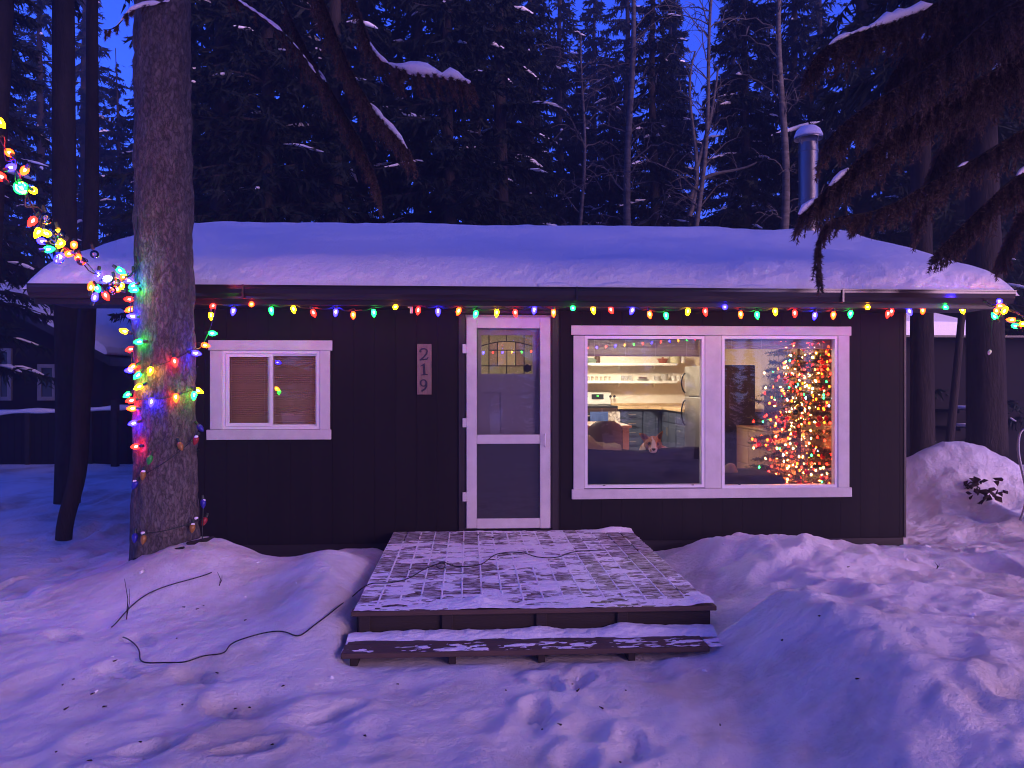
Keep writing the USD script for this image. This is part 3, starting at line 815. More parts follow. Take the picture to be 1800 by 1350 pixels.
# ------------------------------------------------------------------ inside the cabin
cab_m = plain("cabinet_paint", (0.045, 0.056, 0.085), 0.45)
top_m = plain("counter_wood", (0.55, 0.38, 0.20), 0.4, var=(7, (0.45, 0.29, 0.14), 0.2), stretch=(1, 1, 3))
shelf_m = plain("shelf_paint", (0.80, 0.76, 0.66), 0.5)
nickel = plain("nickel_handle", (0.7, 0.66, 0.6), 0.25, metallic=1.0)
porcelain = plain("porcelain", (0.72, 0.68, 0.6), 0.3)
table_w = plain("table_wood", (0.50, 0.26, 0.13), 0.45, var=(6, (0.42, 0.2, 0.09), 0.2), stretch=(0.5, 4, 4))
sofa_m = plain("dark_sofa_fabric", (0.020, 0.018, 0.030), 0.95, spec=0.1, bump=(180, 0.003))
throw_m = plain("beige_throw", (0.26, 0.18, 0.13), 0.95, bump=(120, 0.004))
KY = HD - 0.101                                # kitchen back wall
CF = 4.86                                      # cabinet fronts
CT = FZ + 0.91
XS0, XS1 = PX(1016, CF), PX(1085.5, CF)
rg = thing("kitchen_range", "white backed stove with black cooktop and oven below the kitchen shelves", "stove", ((XS0 + XS1) / 2, CF, FZ))
part(rg, "body", bx(XS0, XS1, CF + 0.02, KY - 0.01, FZ, CT - 0.02, 0.004), black)
part(rg, "cooktop", bx(XS0, XS1, CF - 0.01, KY - 0.07, CT - 0.019, CT + 0.012, 0.005), black)
bp = part(rg, "back_panel", bx(XS0, XS1, KY - 0.069, KY - 0.005, CT + 0.013, PZ(689, KY - .07), 0.012), porcelain)
part(bp, "display", bx(PX(1040, KY - .07), PX(1061, KY - .07), KY - 0.076, KY - 0.0695, PZ(702, KY - .07), PZ(693, KY - .07), 0.002), black)
part(bp, "lit_clock", bx(PX(1049, KY - .08), PX(1053, KY - .08), KY - 0.078, KY - 0.0765, PZ(697, KY - .08), PZ(695, KY - .08)), glow("clock_green", (0.1, 1.0, 0.1), 2.0))
for px in (1024, 1031, 1073, 1080):
    part(bp, "knob", np_ := (rot_to(revolve([(0, 0), (0.024, 0), (0.02, 0.025), (0, 0.025)], 14)[0], (0, -1, 0)) + [PX(px, KY - .07), KY - 0.0695, PZ(697, KY - .07)], revolve([(0, 0), (0.024, 0), (0.02, 0.025), (0, 0.025)], 14)[1]), black)
part(rg, "oven_door", bx(XS0 + 0.01, XS1 - 0.01, CF - 0.015, CF + 0.019, FZ + 0.2, CT - 0.11, 0.006), black)
part(rg, "oven_handle", bx(XS0 + 0.03, XS1 - 0.03, CF - 0.07, CF - 0.045, CT - 0.16, CT - 0.135, 0.01), nickel)
part(rg, "control_strip", bx(XS0, XS1, CF - 0.012, CF + 0.019, CT - 0.1, CT - 0.021, 0.003), plain("brown_glass", (0.05, 0.03, 0.02), 0.15))


def drape(name, px0, px1, py0, py1, m, label):
    xa, xb, za, zb = PX(px0, CF - .08), PX(px1, CF - .08), PZ(py1, CF - .08), PZ(py0, CF - .08)
    u, w = np.meshgrid(np.linspace(xa, xb, 24), np.linspace(0, 1, 16), indexing="ij")
    yy = CF - 0.083 + 0.007 * np.sin((u - xa) * 55) * w
    v = np.stack([u, yy, zb + (za - zb) * w], -1).reshape(-1, 3)
    v2 = v + [0, 0.006, 0]
    f = grid_faces(24, 16)
    solo(name, cat_mesh([(v, f), (v2, f[:, ::-1])]), m, label, "towel", smooth=True)


drape("dish_towel", 1037, 1069, 724, 742, plain("blue_towel", (0.05, 0.085, 0.23), 0.95), "blue dish towel hanging over the oven handle")
drape("dish_towel", 1069.5, 1090, 724, 742, plain("print_towel", (0.62, 0.55, 0.45), 0.95, var=(22, (0.2, 0.15, 0.13), 0.1)), "pale patterned dish towel hanging beside the blue one")

XRR = PX(1162, CF)                            # fronts of the right run
FY1, FY0 = 3.42, 2.60                          # fridge from far to near
kc = thing("kitchen_cabinets", "dark blue grey kitchen base cabinets with wooden counter in an L shape", "cabinet", (XS1, CF, FZ))
xc0, xc1 = XS1 + 0.004, XR - 0.11
part(kc, "carcass", bx(xc0, XRR, CF + 0.022, KY, FZ + 0.1, CT - 0.041), cab_m)
part(kc, "carcass", bx(XRR + 0.022, xc1, FY1 + 0.03, KY - 0.001, FZ + 0.1, CT - 0.0405), cab_m)
part(kc, "toe_kick", bx(xc0, XRR, CF + 0.06, CF + 0.08, FZ, FZ + 0.099), black)
ctp = Polygon([(xc0, CF - 0.03), (XRR - 0.20, CF - 0.03), (XRR - 0.03, CF - 0.22), (XRR - 0.03, FY1 + 0.02), (xc1, FY1 + 0.02), (xc1, KY), (xc0, KY)])
m = trimesh.creation.extrude_polygon(ctp, 0.04, engine="earcut"); v = np.array(m.vertices); v[:, 2] += CT - 0.04
part(kc, "countertop", (v, np.array(m.faces)), top_m)
part(kc, "backsplash", bx(xc0, xc1, KY - 0.018, KY - 0.001, CT + 0.001, CT + 0.04, 0.003), top_m)


def drawer_y(x0, x1, z0, z1, door=False):
    d = part(kc, "door" if door else "drawer", bx(x0, x1, CF, CF + 0.02, z0, z1, 0.004), cab_m)
    if door:
        part(d, "raised_panel", bx(x0 + 0.05, x1 - 0.05, CF - 0.008, CF - 0.0005, z0 + 0.06, z1 - 0.06, 0.006), cab_m)
    else:
        c = (x0 + x1) / 2
        part(d, "handle", bx(c - 0.065, c + 0.065, CF - 0.035, CF - 0.022, (z0 + z1) / 2, (z0 + z1) / 2 + 0.014, 0.004), nickel)


def drawer_x(y0, y1, z0, z1, door=False, side=1):
    d = part(kc, "door" if door else "drawer", bx(XRR, XRR + 0.02, y0, y1, z0, z1, 0.004), cab_m)
    if door:
        part(d, "raised_panel", bx(XRR - 0.008, XRR - 0.0005, y0 + 0.05, y1 - 0.05, z0 + 0.06, z1 - 0.06, 0.006), cab_m)
        yy = y1 - 0.03 if side > 0 else y0 + 0.03
        part(d, "handle", bx(XRR - 0.035, XRR - 0.022, yy - 0.006, yy + 0.006, z1 - 0.2, z1 - 0.07, 0.003), nickel)
    else:
        c = (y0 + y1) / 2
        part(d, "handle", bx(XRR - 0.035, XRR - 0.022, c - 0.06, c + 0.06, (z0 + z1) / 2, (z0 + z1) / 2 + 0.013, 0.003), nickel)


zt, zb_ = CT - 0.06, FZ + 0.11
xd1 = PX(1129, CF)
for i in range(5):
    h_ = (zt - zb_) / 5
    drawer_y(xc0 + 0.06, xd1, zb_ + i * h_ + 0.006, zb_ + (i + 1) * h_ - 0.006)
drawer_y(PX(1132, CF), PX(1157, CF), zb_ + 0.006, zt - 0.006, True)
ys_ = np.linspace(FY1 + 0.04, CF - 0.04, 4)
for i in range(3):
    a_, b_ = ys_[i] + 0.008, ys_[i + 1] - 0.008
    drawer_x(a_, b_, zt - 0.17, zt - 0.006)
    if i == 0:
        for q in range(3):
            hh_ = (zt - 0.185 - zb_) / 3
            drawer_x(a_, b_, zb_ + q * hh_ + 0.005, zb_ + (q + 1) * hh_ - 0.005)
    else:
        drawer_x(a_, b_, zb_ + 0.006, zt - 0.185, True, 1 if i == 1 else -1)
fr = thing("fridge", "tall fridge with stainless steel doors and black sides", "fridge", (XRR + 0.35, (FY0 + FY1) / 2, FZ))
FTZ = PZ(641, FY0)
part(fr, "body", bx(XRR + 0.045, XRR + 0.72, FY0, FY1, FZ + 0.02, FTZ, 0.01), black)
fsp = PZ(697.5, (FY0 + FY1) / 2)
d1 = part(fr, "freezer_door", bx(XRR - 0.02, XRR + 0.043, FY0 + 0.003, FY1 - 0.003, fsp + 0.006, FTZ - 0.004, 0.012), brushed)
d2 = part(fr, "fridge_door", bx(XRR - 0.02, XRR + 0.043, FY0 + 0.003, FY1 - 0.003, FZ + 0.06, fsp - 0.006, 0.012), brushed)
for par, za, zb2 in ((d1, fsp + 0.05, FTZ - 0.1), (d2, fsp - 0.42, fsp - 0.05)):
    zz = np.linspace(za, zb2, 12); t_ = np.linspace(0, 1, 12)
    part(par, "handle", tube(np.stack([XRR - 0.03 - 0.055 * np.sin(np.pi * t_) ** 0.6, np.full(12, FY1 - 0.08), zz], 1), 0.011, 8), plain("dark_handle", (0.05, 0.05, 0.05), 0.3, metallic=0.8) if par == d1 else stage.GetPrimAtPath("/World/Looks/dark_handle").GetPath().pathString, smooth=True)
US, LS = PZ(640, KY - .28), PZ(671.5, KY - .28)
us = thing("wall_shelf", "upper white wall shelf in the kitchen holding pots", "shelf", (2.2, KY, US))
part(us, "board", bx(PX(1020, KY - .2), XR - 0.9, KY - 0.28, KY - 0.002, US - 0.022, US + 0.022, 0.003), shelf_m)
ls = thing("wall_shelf", "lower white wall shelf in the kitchen lined with jars, plates and bowls", "shelf", (2.2, KY, LS))
part(ls, "board", bx(PX(1020, KY - .2), XR - 0.9, KY - 0.28, KY - 0.002, LS - 0.022, LS + 0.022, 0.003), shelf_m)
for par, Z in ((us, US), (ls, LS)):
    for px in (1030, 1088, 1150):
        X = PX(px, KY - .1)
        m = plate(Polygon([(0, 0), (0.09, 0), (0.09, 0.015), (0.015, 0.07), (0, 0.07)]), 0, 0.018)
        v = np.stack([X + m[0][:, 1], KY - 0.003 - m[0][:, 0], Z - 0.0225 - m[0][:, 2]], 1)
        v = np.stack([X + m[0][:, 1], KY - 0.003 - m[0][:, 0], Z - 0.0225 - (m[0][:, 2])], 1)
        part(par, "bracket", (v, m[1]), shelf_m)
SYs = KY - 0.16


def pot(name, px, prof, m, z, label, cat, parts=(), group=None):
    X = PX(px, SYs)
    t_ = thing(name, label, cat, (X, SYs, z), group=group)
    part(t_, "body", revolve(prof, 20, (X, SYs, z)), m, smooth=35)
    for nm, pr, mm in parts:
        part(t_, nm, revolve(pr, 20, (X, SYs, z)), mm, smooth=35)
    return t_


UZ, LZ = US + 0.0225, LS + 0.0225
red_clay = plain("red_clay", (0.36, 0.10, 0.05), 0.5)
pot("clay_pot", 1165, [(0, 0), (0.06, 0), (0.085, 0.06), (0.105, 0.065), (0.10, 0.078), (0.075, 0.075), (0, 0.07)], red_clay, UZ, "red clay casserole on the upper shelf", "pot", [("lid_knob", [(0, 0.07), (0.015, 0.07), (0.02, 0.10), (0, 0.105)], red_clay)])
cream = plain("cream_enamel", (0.60, 0.55, 0.33), 0.4)
pot("stock_pot", 1186.5, [(0, 0), (0.085, 0), (0.092, 0.03), (0.092, 0.115), (0.097, 0.12), (0.08, 0.12), (0, 0.1)], cream, UZ, "large cream pot on the upper shelf beside the clay casserole", "pot", [("lid", [(0, 0.145), (0.03, 0.14), (0.09, 0.121), (0, 0.121)], cream)])
green = plain("green_glaze", (0.19, 0.25, 0.18), 0.4)
pot("serving_dish", 1038, [(0, 0), (0.09, 0), (0.11, 0.05), (0.10, 0.06), (0.05, 0.085), (0, 0.09)], green, UZ, "green lidded dish at the left end of the upper shelf", "dish")
pot("dark_jar", 1050, [(0, 0), (0.045, 0), (0.05, 0.05), (0.05, 0.1), (0.035, 0.12), (0, 0.12)], plain("brown_glaze", (0.09, 0.045, 0.03), 0.3), UZ, "dark brown jar next to the green dish", "jar", [("lid", [(0, 0.12), (0.038, 0.12), (0.038, 0.14), (0, 0.14)], black)])
pot("white_canister", 1200, [(0, 0), (0.05, 0), (0.05, 0.11), (0.04, 0.12), (0, 0.12)], porcelain, UZ, "white canister at the right end of the upper shelf", "canister")
jar_body = plain("jar_contents", (0.42, 0.30, 0.16), 0.3, space="object", var=(3, (0.6, 0.55, 0.45), 0.3))
for i, px in enumerate((1034.5, 1041, 1048.5, 1056.5, 1064, 1071.5)):
    t_ = thing("spice_jar", "small spice jar with a grey lid in the row on the lower shelf", "jar", (PX(px, SYs), SYs, LZ), group="spice jars on the lower shelf")
    part(t_, "glass", revolve([(0, 0), (0.022, 0), (0.022, 0.055), (0, 0.055)], 12, (PX(px, SYs), SYs, LZ)), jar_body, smooth=35)
    part(t_, "lid", revolve([(0, 0.055), (0.023, 0.055), (0.023, 0.07), (0, 0.07)], 12, (PX(px, SYs), SYs, LZ)), nickel, smooth=35)
clear_g = mat("drinking_glass", {"p": ("principled_bsdf", {"base_color": (0.9, 0.9, 0.88), "transmission_weight": 0.85, "roughness": 0.05, "ior": 1.3})}, surface="p.BSDF")
for i, px in enumerate((1094.5, 1101, 1108)):
    pot("drinking_glass", px, [(0, 0), (0.028, 0), (0.034, 0.09), (0.031, 0.09), (0.025, 0.008), (0, 0.008)], clear_g, LZ, "clear drinking glass standing in the group of three on the lower shelf", "glass", group="drinking glasses on the lower shelf")
plate_p = [(0, 0), (0.07, 0), (0.115, 0.012), (0.115, 0.016), (0, 0.012)]
pink = plain("pink_plate", (0.40, 0.22, 0.2), 0.4); grey_p = plain("grey_plate", (0.5, 0.46, 0.4), 0.4)
for k_, mm in enumerate((grey_p, grey_p, pink, pink)):
    s_ = 1.0 if k_ < 2 else 0.72
    pot("stacked_plate", 1130, [(a_ * s_, b_) for a_, b_ in plate_p], mm, LZ + k_ * 0.0165, ["grey dinner plate at the bottom of the plate stack", "grey dinner plate second from the bottom of the stack", "small pink plate third in the plate stack", "small pink plate on top of the plate stack"][k_], "plate")
bowl_p = [(0, 0), (0.035, 0), (0.065, 0.05), (0.062, 0.05), (0.033, 0.006), (0, 0.006)]
for px, n_ in ((1155, 2), (1168.5, 3)):
    for k_ in range(n_):
        pot("stacked_bowl", px, bowl_p, grey_p, LZ + k_ * 0.032, f"{['bottom', 'second', 'third'][k_]} grey bowl of the {'shorter' if n_ == 2 else 'taller'} bowl stack", "bowl")
for px, w_ in ((1184, "left"), (1193, "right")):
    pot("white_cup", px, [(0, 0), (0.03, 0), (0.034, 0.085), (0.031, 0.085), (0.027, 0.006), (0, 0.006)], porcelain, LZ, f"{w_} one of two white cups beside the bowl stacks", "cup")
solo("wall_outlet", bx(PX(1114, KY), PX(1118, KY), KY - 0.006, KY - 0.001, PZ(688, KY), PZ(681, KY), 0.001), porcelain, "white wall outlet above the kitchen counter", "outlet")
# lamps
lamp_e = glow("lamp_glass", (1.0, 0.88, 0.73), 165.0)
lamp_r = glow("bedroom_lamp_glass", (1.0, 0.60, 0.34), 100.0)


def ceiling_lamp(X, Y, label, em, r=0.17):
    t_ = thing("ceiling_lamp", label, "lamp", (X, Y, 2.62))
    part(t_, "base", revolve([(0, 2.618), (r + .02, 2.618), (r + .02, 2.59), (0, 2.59)], 24, (X, Y, 0)), nickel)
    part(t_, "diffuser", revolve([(0, 2.589), (r, 2.589), (r * .85, 2.55), (r * .4, 2.525), (0, 2.52)], 24, (X, Y, 0)), em, smooth=40)


ceiling_lamp(2.15, 4.0, "round lit ceiling lamp in the kitchen", lamp_e, 0.2)
ceiling_lamp(0.1, 1.5, "round lit ceiling lamp in the entrance", glow("hall_lamp_glass", (1.0, 0.86, 0.70), 120.0), 0.13)
ceiling_lamp(-2.3, 2.2, "round dim ceiling lamp in the bedroom", lamp_r)
# table and chair
TY0, TY1, TZ = 1.95, 3.0, FZ + 0.76
tx1 = PX(1111, TY0); tx0 = tx1 - 1.2
tb = thing("dining_table", "pale wooden dining table with square legs", "table", ((tx0 + tx1) / 2, (TY0 + TY1) / 2, FZ))
part(tb, "tabletop", bx(tx0, tx1, TY0, TY1, TZ - 0.035, TZ, 0.006), table_w)
part(tb, "apron", bx(tx0 + 0.1, tx1 - 0.1, TY0 + 0.05, TY0 + 0.07, TZ - 0.12, TZ - 0.036), table_w)
part(tb, "apron", bx(tx0 + 0.1, tx1 - 0.1, TY1 - 0.07, TY1 - 0.05, TZ - 0.12, TZ - 0.036), table_w)
for X in (tx0 + 0.03, tx1 - 0.11):
    for Y in (TY0 + 0.03, TY1 - 0.11):
        part(tb, "leg", bx(X, X + 0.08, Y, Y + 0.08, FZ, TZ - 0.0355, 0.004), table_w)
cx_, cy_ = PX(1060, 1.7), 1.72
chm = plain("taupe_plastic", (0.13, 0.10, 0.105), 0.5)
chr_ = thing("dining_chair", "taupe plastic shell chair with its rounded back to the window", "chair", (cx_, cy_, FZ))
u, w = np.meshgrid(np.linspace(-1, 1, 15), np.linspace(0, 1, 18), indexing="ij")
hw = 0.235 - 0.055 * np.clip(w - 0.35, 0, 1) - 0.10 * np.clip((w - 0.86) / 0.14, 0, 1) ** 2
yy = cy_ + 0.24 - 0.42 * np.clip(w / 0.5, 0, 1) - 0.09 * np.clip((w - 0.5) / 0.5, 0, 1) + 0.06 * u ** 2
zz = FZ + 0.44 - 0.02 * np.sin(np.pi * np.clip(w / 0.5, 0, 1)) + 0.40 * np.clip((w - 0.45) / 0.55, 0, 1) ** 1.1 + 0.03 * u ** 2 * (1 - w)
v = np.stack([cx_ + u * hw, yy, zz], -1).reshape(-1, 3)
f = grid_faces(15, 18)
part(chr_, "shell", cat_mesh([(v, f), (v + [0, 0.008, -0.006], f[:, ::-1])]), chm, smooth=True)
for sx in (-1, 1):
    for sy in (-1, 1):
        part(chr_, "leg", tube([(cx_ + sx * 0.12, cy_ + sy * 0.1, FZ + 0.43), (cx_ + sx * 0.22, cy_ + sy * 0.2, FZ)], [0.016, 0.011], 8), table_w, smooth=True)
# sofa
sx0, sx1 = 0.75, PX(1252, 0.5)
sfz = PZ(788, 0.62)
sf = thing("sofa", "dark fabric sofa with its low back against the window", "sofa", ((sx0 + sx1) / 2, 0.8, FZ))
u, w = np.meshgrid(np.linspace(0, 1, 60), np.linspace(0, 2 * np.pi, 24), indexing="ij")
top_ = sfz + 0.045 * np.exp(-(u / 0.34) ** 2) + 0.012 * np.sin(u * 9) - 0.018 * gs(u, u, 0.60, 0.60, 0.1, 1)
cyl = np.sign(np.cos(w)) * np.abs(np.cos(w)) ** 0.45; czl = np.sign(np.sin(w)) * np.abs(np.sin(w)) ** 0.45
v = np.stack([sx0 + u * (sx1 - sx0), 0.56 + 0.13 * cyl, (top_ + FZ + 0.1) / 2 + czl * (top_ - FZ - 0.1) / 2 + 0.01 * n2(u * 8, w, 1.5, 81, 3)], -1).reshape(-1, 3)
part(sf, "back", (v, grid_faces(60, 24)[:, ::-1]), sofa_m, smooth=True)
part(sf, "back_end", rb(sx1 - 0.05, sx1 + 0.02, 0.44, 0.68, FZ + 0.11, sfz - 0.02, 0.03), sofa_m, smooth=40)
part(sf, "seat", rb(sx0, sx1, 0.70, 1.35, FZ + 0.1, FZ + 0.44, 0.06), sofa_m, smooth=40)
part(sf, "chaise_seat", rb(sx1 + 0.03, sx1 + 0.80, 0.42, 1.2, FZ + 0.1, PZ(838, 0.45), 0.09), sofa_m, smooth=40)
for X in (sx0 + 0.05, sx1 - 0.1, sx1 + 0.6):
    for Y in (0.5, 1.1):
        part(sf, "foot", bx(X, X + 0.05, Y, Y + 0.05, FZ, FZ + 0.099), black)
# folded throw on the sofa back
u, w = np.meshgrid(np.linspace(0, 1, 40), np.linspace(-1, 1, 26), indexing="ij")
xx = PX(1028, .6) + u * (PX(1088, .6) - PX(1028, .6))
base_ = sfz + 0.045 * np.exp(-(((xx - sx0) / (sx1 - sx0)) / 0.34) ** 2)
hz = 0.035 + 0.085 * np.exp(-((u - 0.08) / 0.2) ** 2) + 0.03 * np.sin(u * 9 + w * 2) ** 2 + 0.03 * n2(u * 5, w * 2, 2.0, 82, 3)
v = np.stack([xx, 0.60 + 0.15 * w, base_ + hz * np.sqrt(np.clip(1 - w ** 2, 0, 1)) - 0.02 + 0.0 * u], -1).reshape(-1, 3)
solo("throw_blanket", (v, grid_faces(40, 26)), throw_m, "rumpled beige blanket heaped on the left end of the sofa back", "blanket", smooth=True)
solo("cushion", hull(((PX(1280, .8), 0.72, PZ(826, .7)), 0.06), ((PX(1270, .8), 0.80, PZ(838, .8)), 0.07), ((PX(1292, .8), 0.74, PZ(838, .8)), 0.03)), throw_m, "beige cushion lying on the sofa seat left of the tree", "cushion", smooth=60)
# dog
hx = PX(1147, 0.55); hz0 = PZ(781, 0.55)
D = lambda x_, y_, z_: (hx + x_, 0.56 + y_, hz0 + z_)
balls = []
body = [
    hull((D(0.012, 0.02, 0.008), 0.074), (D(-0.036, 0.0, -0.012), 0.055), (D(0.052, 0.0, -0.012), 0.055)),
    hull((D(0.0, -0.02, -0.01), 0.062), (D(-0.028, -0.105, -0.062), 0.030), (D(-0.005, -0.105, -0.062), 0.030)),
    hull((D(0.008, -0.035, 0.010), 0.05), (D(-0.014, -0.12, -0.042), 0.022)),
    hull((D(-0.016, -0.128, -0.045), 0.018), (D(-0.016, -0.12, -0.05), 0.022)),
    hull((D(0.01, 0.05, -0.02), 0.075), (D(0.03, 0.26, -0.10), 0.11)),
    hull((D(0.03, 0.26, -0.10), 0.11), (D(0.06, 0.42, -0.22), 0.14), (D(0.35, 0.50, -0.24), 0.13)),
    hull((D(-0.02, 0.36, -0.25), 0.055), (D(-0.03, 0.36, -0.32), 0.045), (D(-0.05, 0.28, -0.34), 0.035)),
    hull((D(0.14, 0.36, -0.25), 0.055), (D(0.14, 0.36, -0.32), 0.045), (D(0.13, 0.28, -0.34), 0.035)),
]
for s_, tip in ((-1, (-0.128, 0.045, 0.105)), (1, (0.122, 0.045, 0.128))):
    cx0 = 0.010 + s_ * 0.052
    body.append(hull((D(cx0 - 0.026, 0.03, 0.045), 0.016), (D(cx0 + 0.026, 0.03, 0.045), 0.016), (D(cx0 + s_ * 0.018, 0.035, 0.0), 0.014), (D(cx0 + (tip[0] - cx0) * 0.5, 0.032, 0.09), 0.016), (D(*tip), 0.007)))
man = mf.Manifold()
for v, f in body:
    man = man + mf.Manifold(mf.Mesh(vert_properties=np.asarray(v, np.float32), tri_verts=np.asarray(f, np.uint32)))
man = man.refine_to_length(0.011)
mm_ = man.to_mesh()
tm = trimesh.Trimesh(mm_.vert_properties[:, :3], mm_.tri_verts, process=True)
trimesh.smoothing.filter_taubin(tm, iterations=6)
v, f = np.array(tm.vertices), np.array(tm.faces)
v = v + 0.0016 * (meshkit.noise(v * 160, 3)[:, None] - 0.5) * 2
loc = v - np.array([hx, 0.56, hz0])
col = np.tile([0.40, 0.19, 0.07], (len(v), 1))
white_f = np.array([0.62, 0.48, 0.42])
ax_ = -0.004 - 0.008 * np.clip(-loc[:, 1] / 0.12, 0, 1)
blaze = (np.abs(loc[:, 0] - ax_) < 0.006 + 0.022 * np.clip((-loc[:, 1] - 0.055) / 0.05, 0, 1)) & (loc[:, 1] < 0.0) & (loc[:, 2] < 0.085)
chin = (loc[:, 2] < -0.058 - 0.5 * (loc[:, 1] + 0.05)) & (loc[:, 1] < 0.03) & (loc[:, 1] > -0.12)
col[blaze | chin] = white_f
col[(loc[:, 1] > 0.10) & (loc[:, 2] < -0.06)] = white_f
neckw = (loc[:, 1] > 0.06) & (loc[:, 1] < 0.2) & (np.abs(loc[:, 0] - 0.02) > 0.06)
col[neckw] = white_f
ear_in = (loc[:, 2] > 0.05) & (np.abs(loc[:, 0] - 0.01) > 0.055) & (loc[:, 1] < 0.03)
col[ear_in] = [0.15, 0.075, 0.05]
side = (np.abs(loc[:, 0] + 0.0) > 0.06) & (loc[:, 2] < -0.005) & (loc[:, 1] < 0.05) & (loc[:, 1] > -0.04)
col[side] = [0.45, 0.24, 0.12]
for ex_ in (-0.041, 0.036):
    r_ = np.linalg.norm((loc - [ex_, -0.058, 0.0]) * [1, 0.6, 1], axis=1)
    col[r_ < 0.022] = [0.12, 0.055, 0.03]
fur = mat("dog_fur", {"a": ("attribute", {"attribute": "fur"}), "p": ("principled_bsdf", {"roughness": 0.9, "specular_ior_level": 0.1})}, [("a.color", "p.base_color")], surface="p.BSDF")
dg = thing("dog", "red and white corgi resting its head over the sofa back, looking out of the window", "dog", (hx, 0.9, FZ))
pth = part(dg, "body", (v, f), fur, smooth=True)
UsdGeom.PrimvarsAPI(stage.GetPrimAtPath(pth)).CreatePrimvar("fur", Sdf.ValueTypeNames.Color3fArray, "vertex").Set(Vt.Vec3fArray.FromNumpy(col.astype(np.float32)))
eye_m = plain("dog_eye", (0.008, 0.005, 0.004), 0.12)
for ex_ in (-0.040, 0.035):
    part(pth, "eye", hull((D(ex_, -0.0575, 0.003), 0.015)), eye_m, smooth=True)
part(pth, "nose", hull((D(-0.027, -0.139, -0.047), 0.010), (D(-0.007, -0.139, -0.047), 0.010), (D(-0.017, -0.139, -0.062), 0.006)), eye_m, smooth=True)
# dresser, picture, bricks
DXF = PX(1296, 2.28)
dr = thing("dresser", "light wooden dresser with two columns of drawers behind the decorated tree", "dresser", (DXF + 0.2, 1.85, FZ))
DTZ = PZ(749, 2.28)
dw = plain("dresser_wood", (0.46, 0.27, 0.13), 0.5, var=(5, (0.38, 0.21, 0.1), 0.25), stretch=(3, 3, 0.5))
part(dr, "carcass", bx(DXF + 0.02, DXF + 0.42, 1.10, 2.30, FZ + 0.03, DTZ - 0.021), dw)
part(dr, "top", bx(DXF - 0.005, DXF + 0.42, 1.09, 2.31, DTZ - 0.02, DTZ, 0.003), dw)
part(dr, "side_panel", bx(DXF, DXF + 0.0195, 2.28, 2.301, FZ, DTZ - 0.0205), dw)
rows = np.linspace(FZ + 0.05, DTZ - 0.03, 4)
cols_ = np.linspace(1.10, 2.275, 4)
for i in range(3):
    for j in range(3):
        part(dr, "drawer", bx(DXF, DXF + 0.0195, cols_[j] + 0.006, cols_[j + 1] - 0.006, rows[i] + 0.008, rows[i + 1] - 0.008, 0.002), dw)
solo("wall_screen", bx(XR - 0.14, XR - 0.102, 2.45, 3.35, 1.18, 1.56, 0.006), black, "dark flat screen on the wall behind the tree", "screen")
bk = thing("brick_hearth", "pinkish brick hearth wall with pale joints at the right edge of the large window", "hearth", (XR - 0.17, 0.8, FZ))
part(bk, "mortar", bx(XR - 0.215, XR - 0.101, 0.32, 1.30, FZ, 1.42), plain("mortar", (0.6, 0.5, 0.42), 0.9))
brick_m = plain("hearth_brick", (0.42, 0.2, 0.13), 0.85, bump=(60, 0.004))
for r_ in range(13):
    for c_ in range(5):
        y0_ = 0.325 + c_ * 0.205 - (0.1 if r_ % 2 else 0)
        a_, b_ = max(0.322, y0_), min(1.298, y0_ + 0.19)
        if b_ - a_ > 0.03:
            part(bk, "brick", bx(XR - 0.226, XR - 0.2155, a_, b_, FZ + 0.008 + r_ * 0.078, FZ + 0.073 + r_ * 0.078, 0.004), brick_m)
# decorated tree
ctx, cty, TH = PX(1404, 0.90), 0.90, 2.35
xt = thing("christmas_tree", "real fir hung with coloured lights and red baubles behind the right pane", "tree", (ctx, cty, FZ))
part(xt, "trunk", tube([(ctx, cty, FZ), (ctx, cty, FZ + TH)], [0.035, 0.006], 8), bark_far)
re_ = np.random.default_rng(21)


def blades(base, dirs, ln, wd, r):
    n = len(base)
    side = np.cross(dirs, r.normal(size=(n, 3))); side /= np.linalg.norm(side, axis=1, keepdims=True) + 1e-9
    ln = np.broadcast_to(np.asarray(ln), (n,))[:, None]; wd = np.broadcast_to(np.asarray(wd), (n,))[:, None]
    v = np.stack([base - side * wd * 0.5, base + side * wd * 0.5, base + dirs * ln], 1).reshape(-1, 3)
    return v, np.arange(3 * n).reshape(-1, 3)


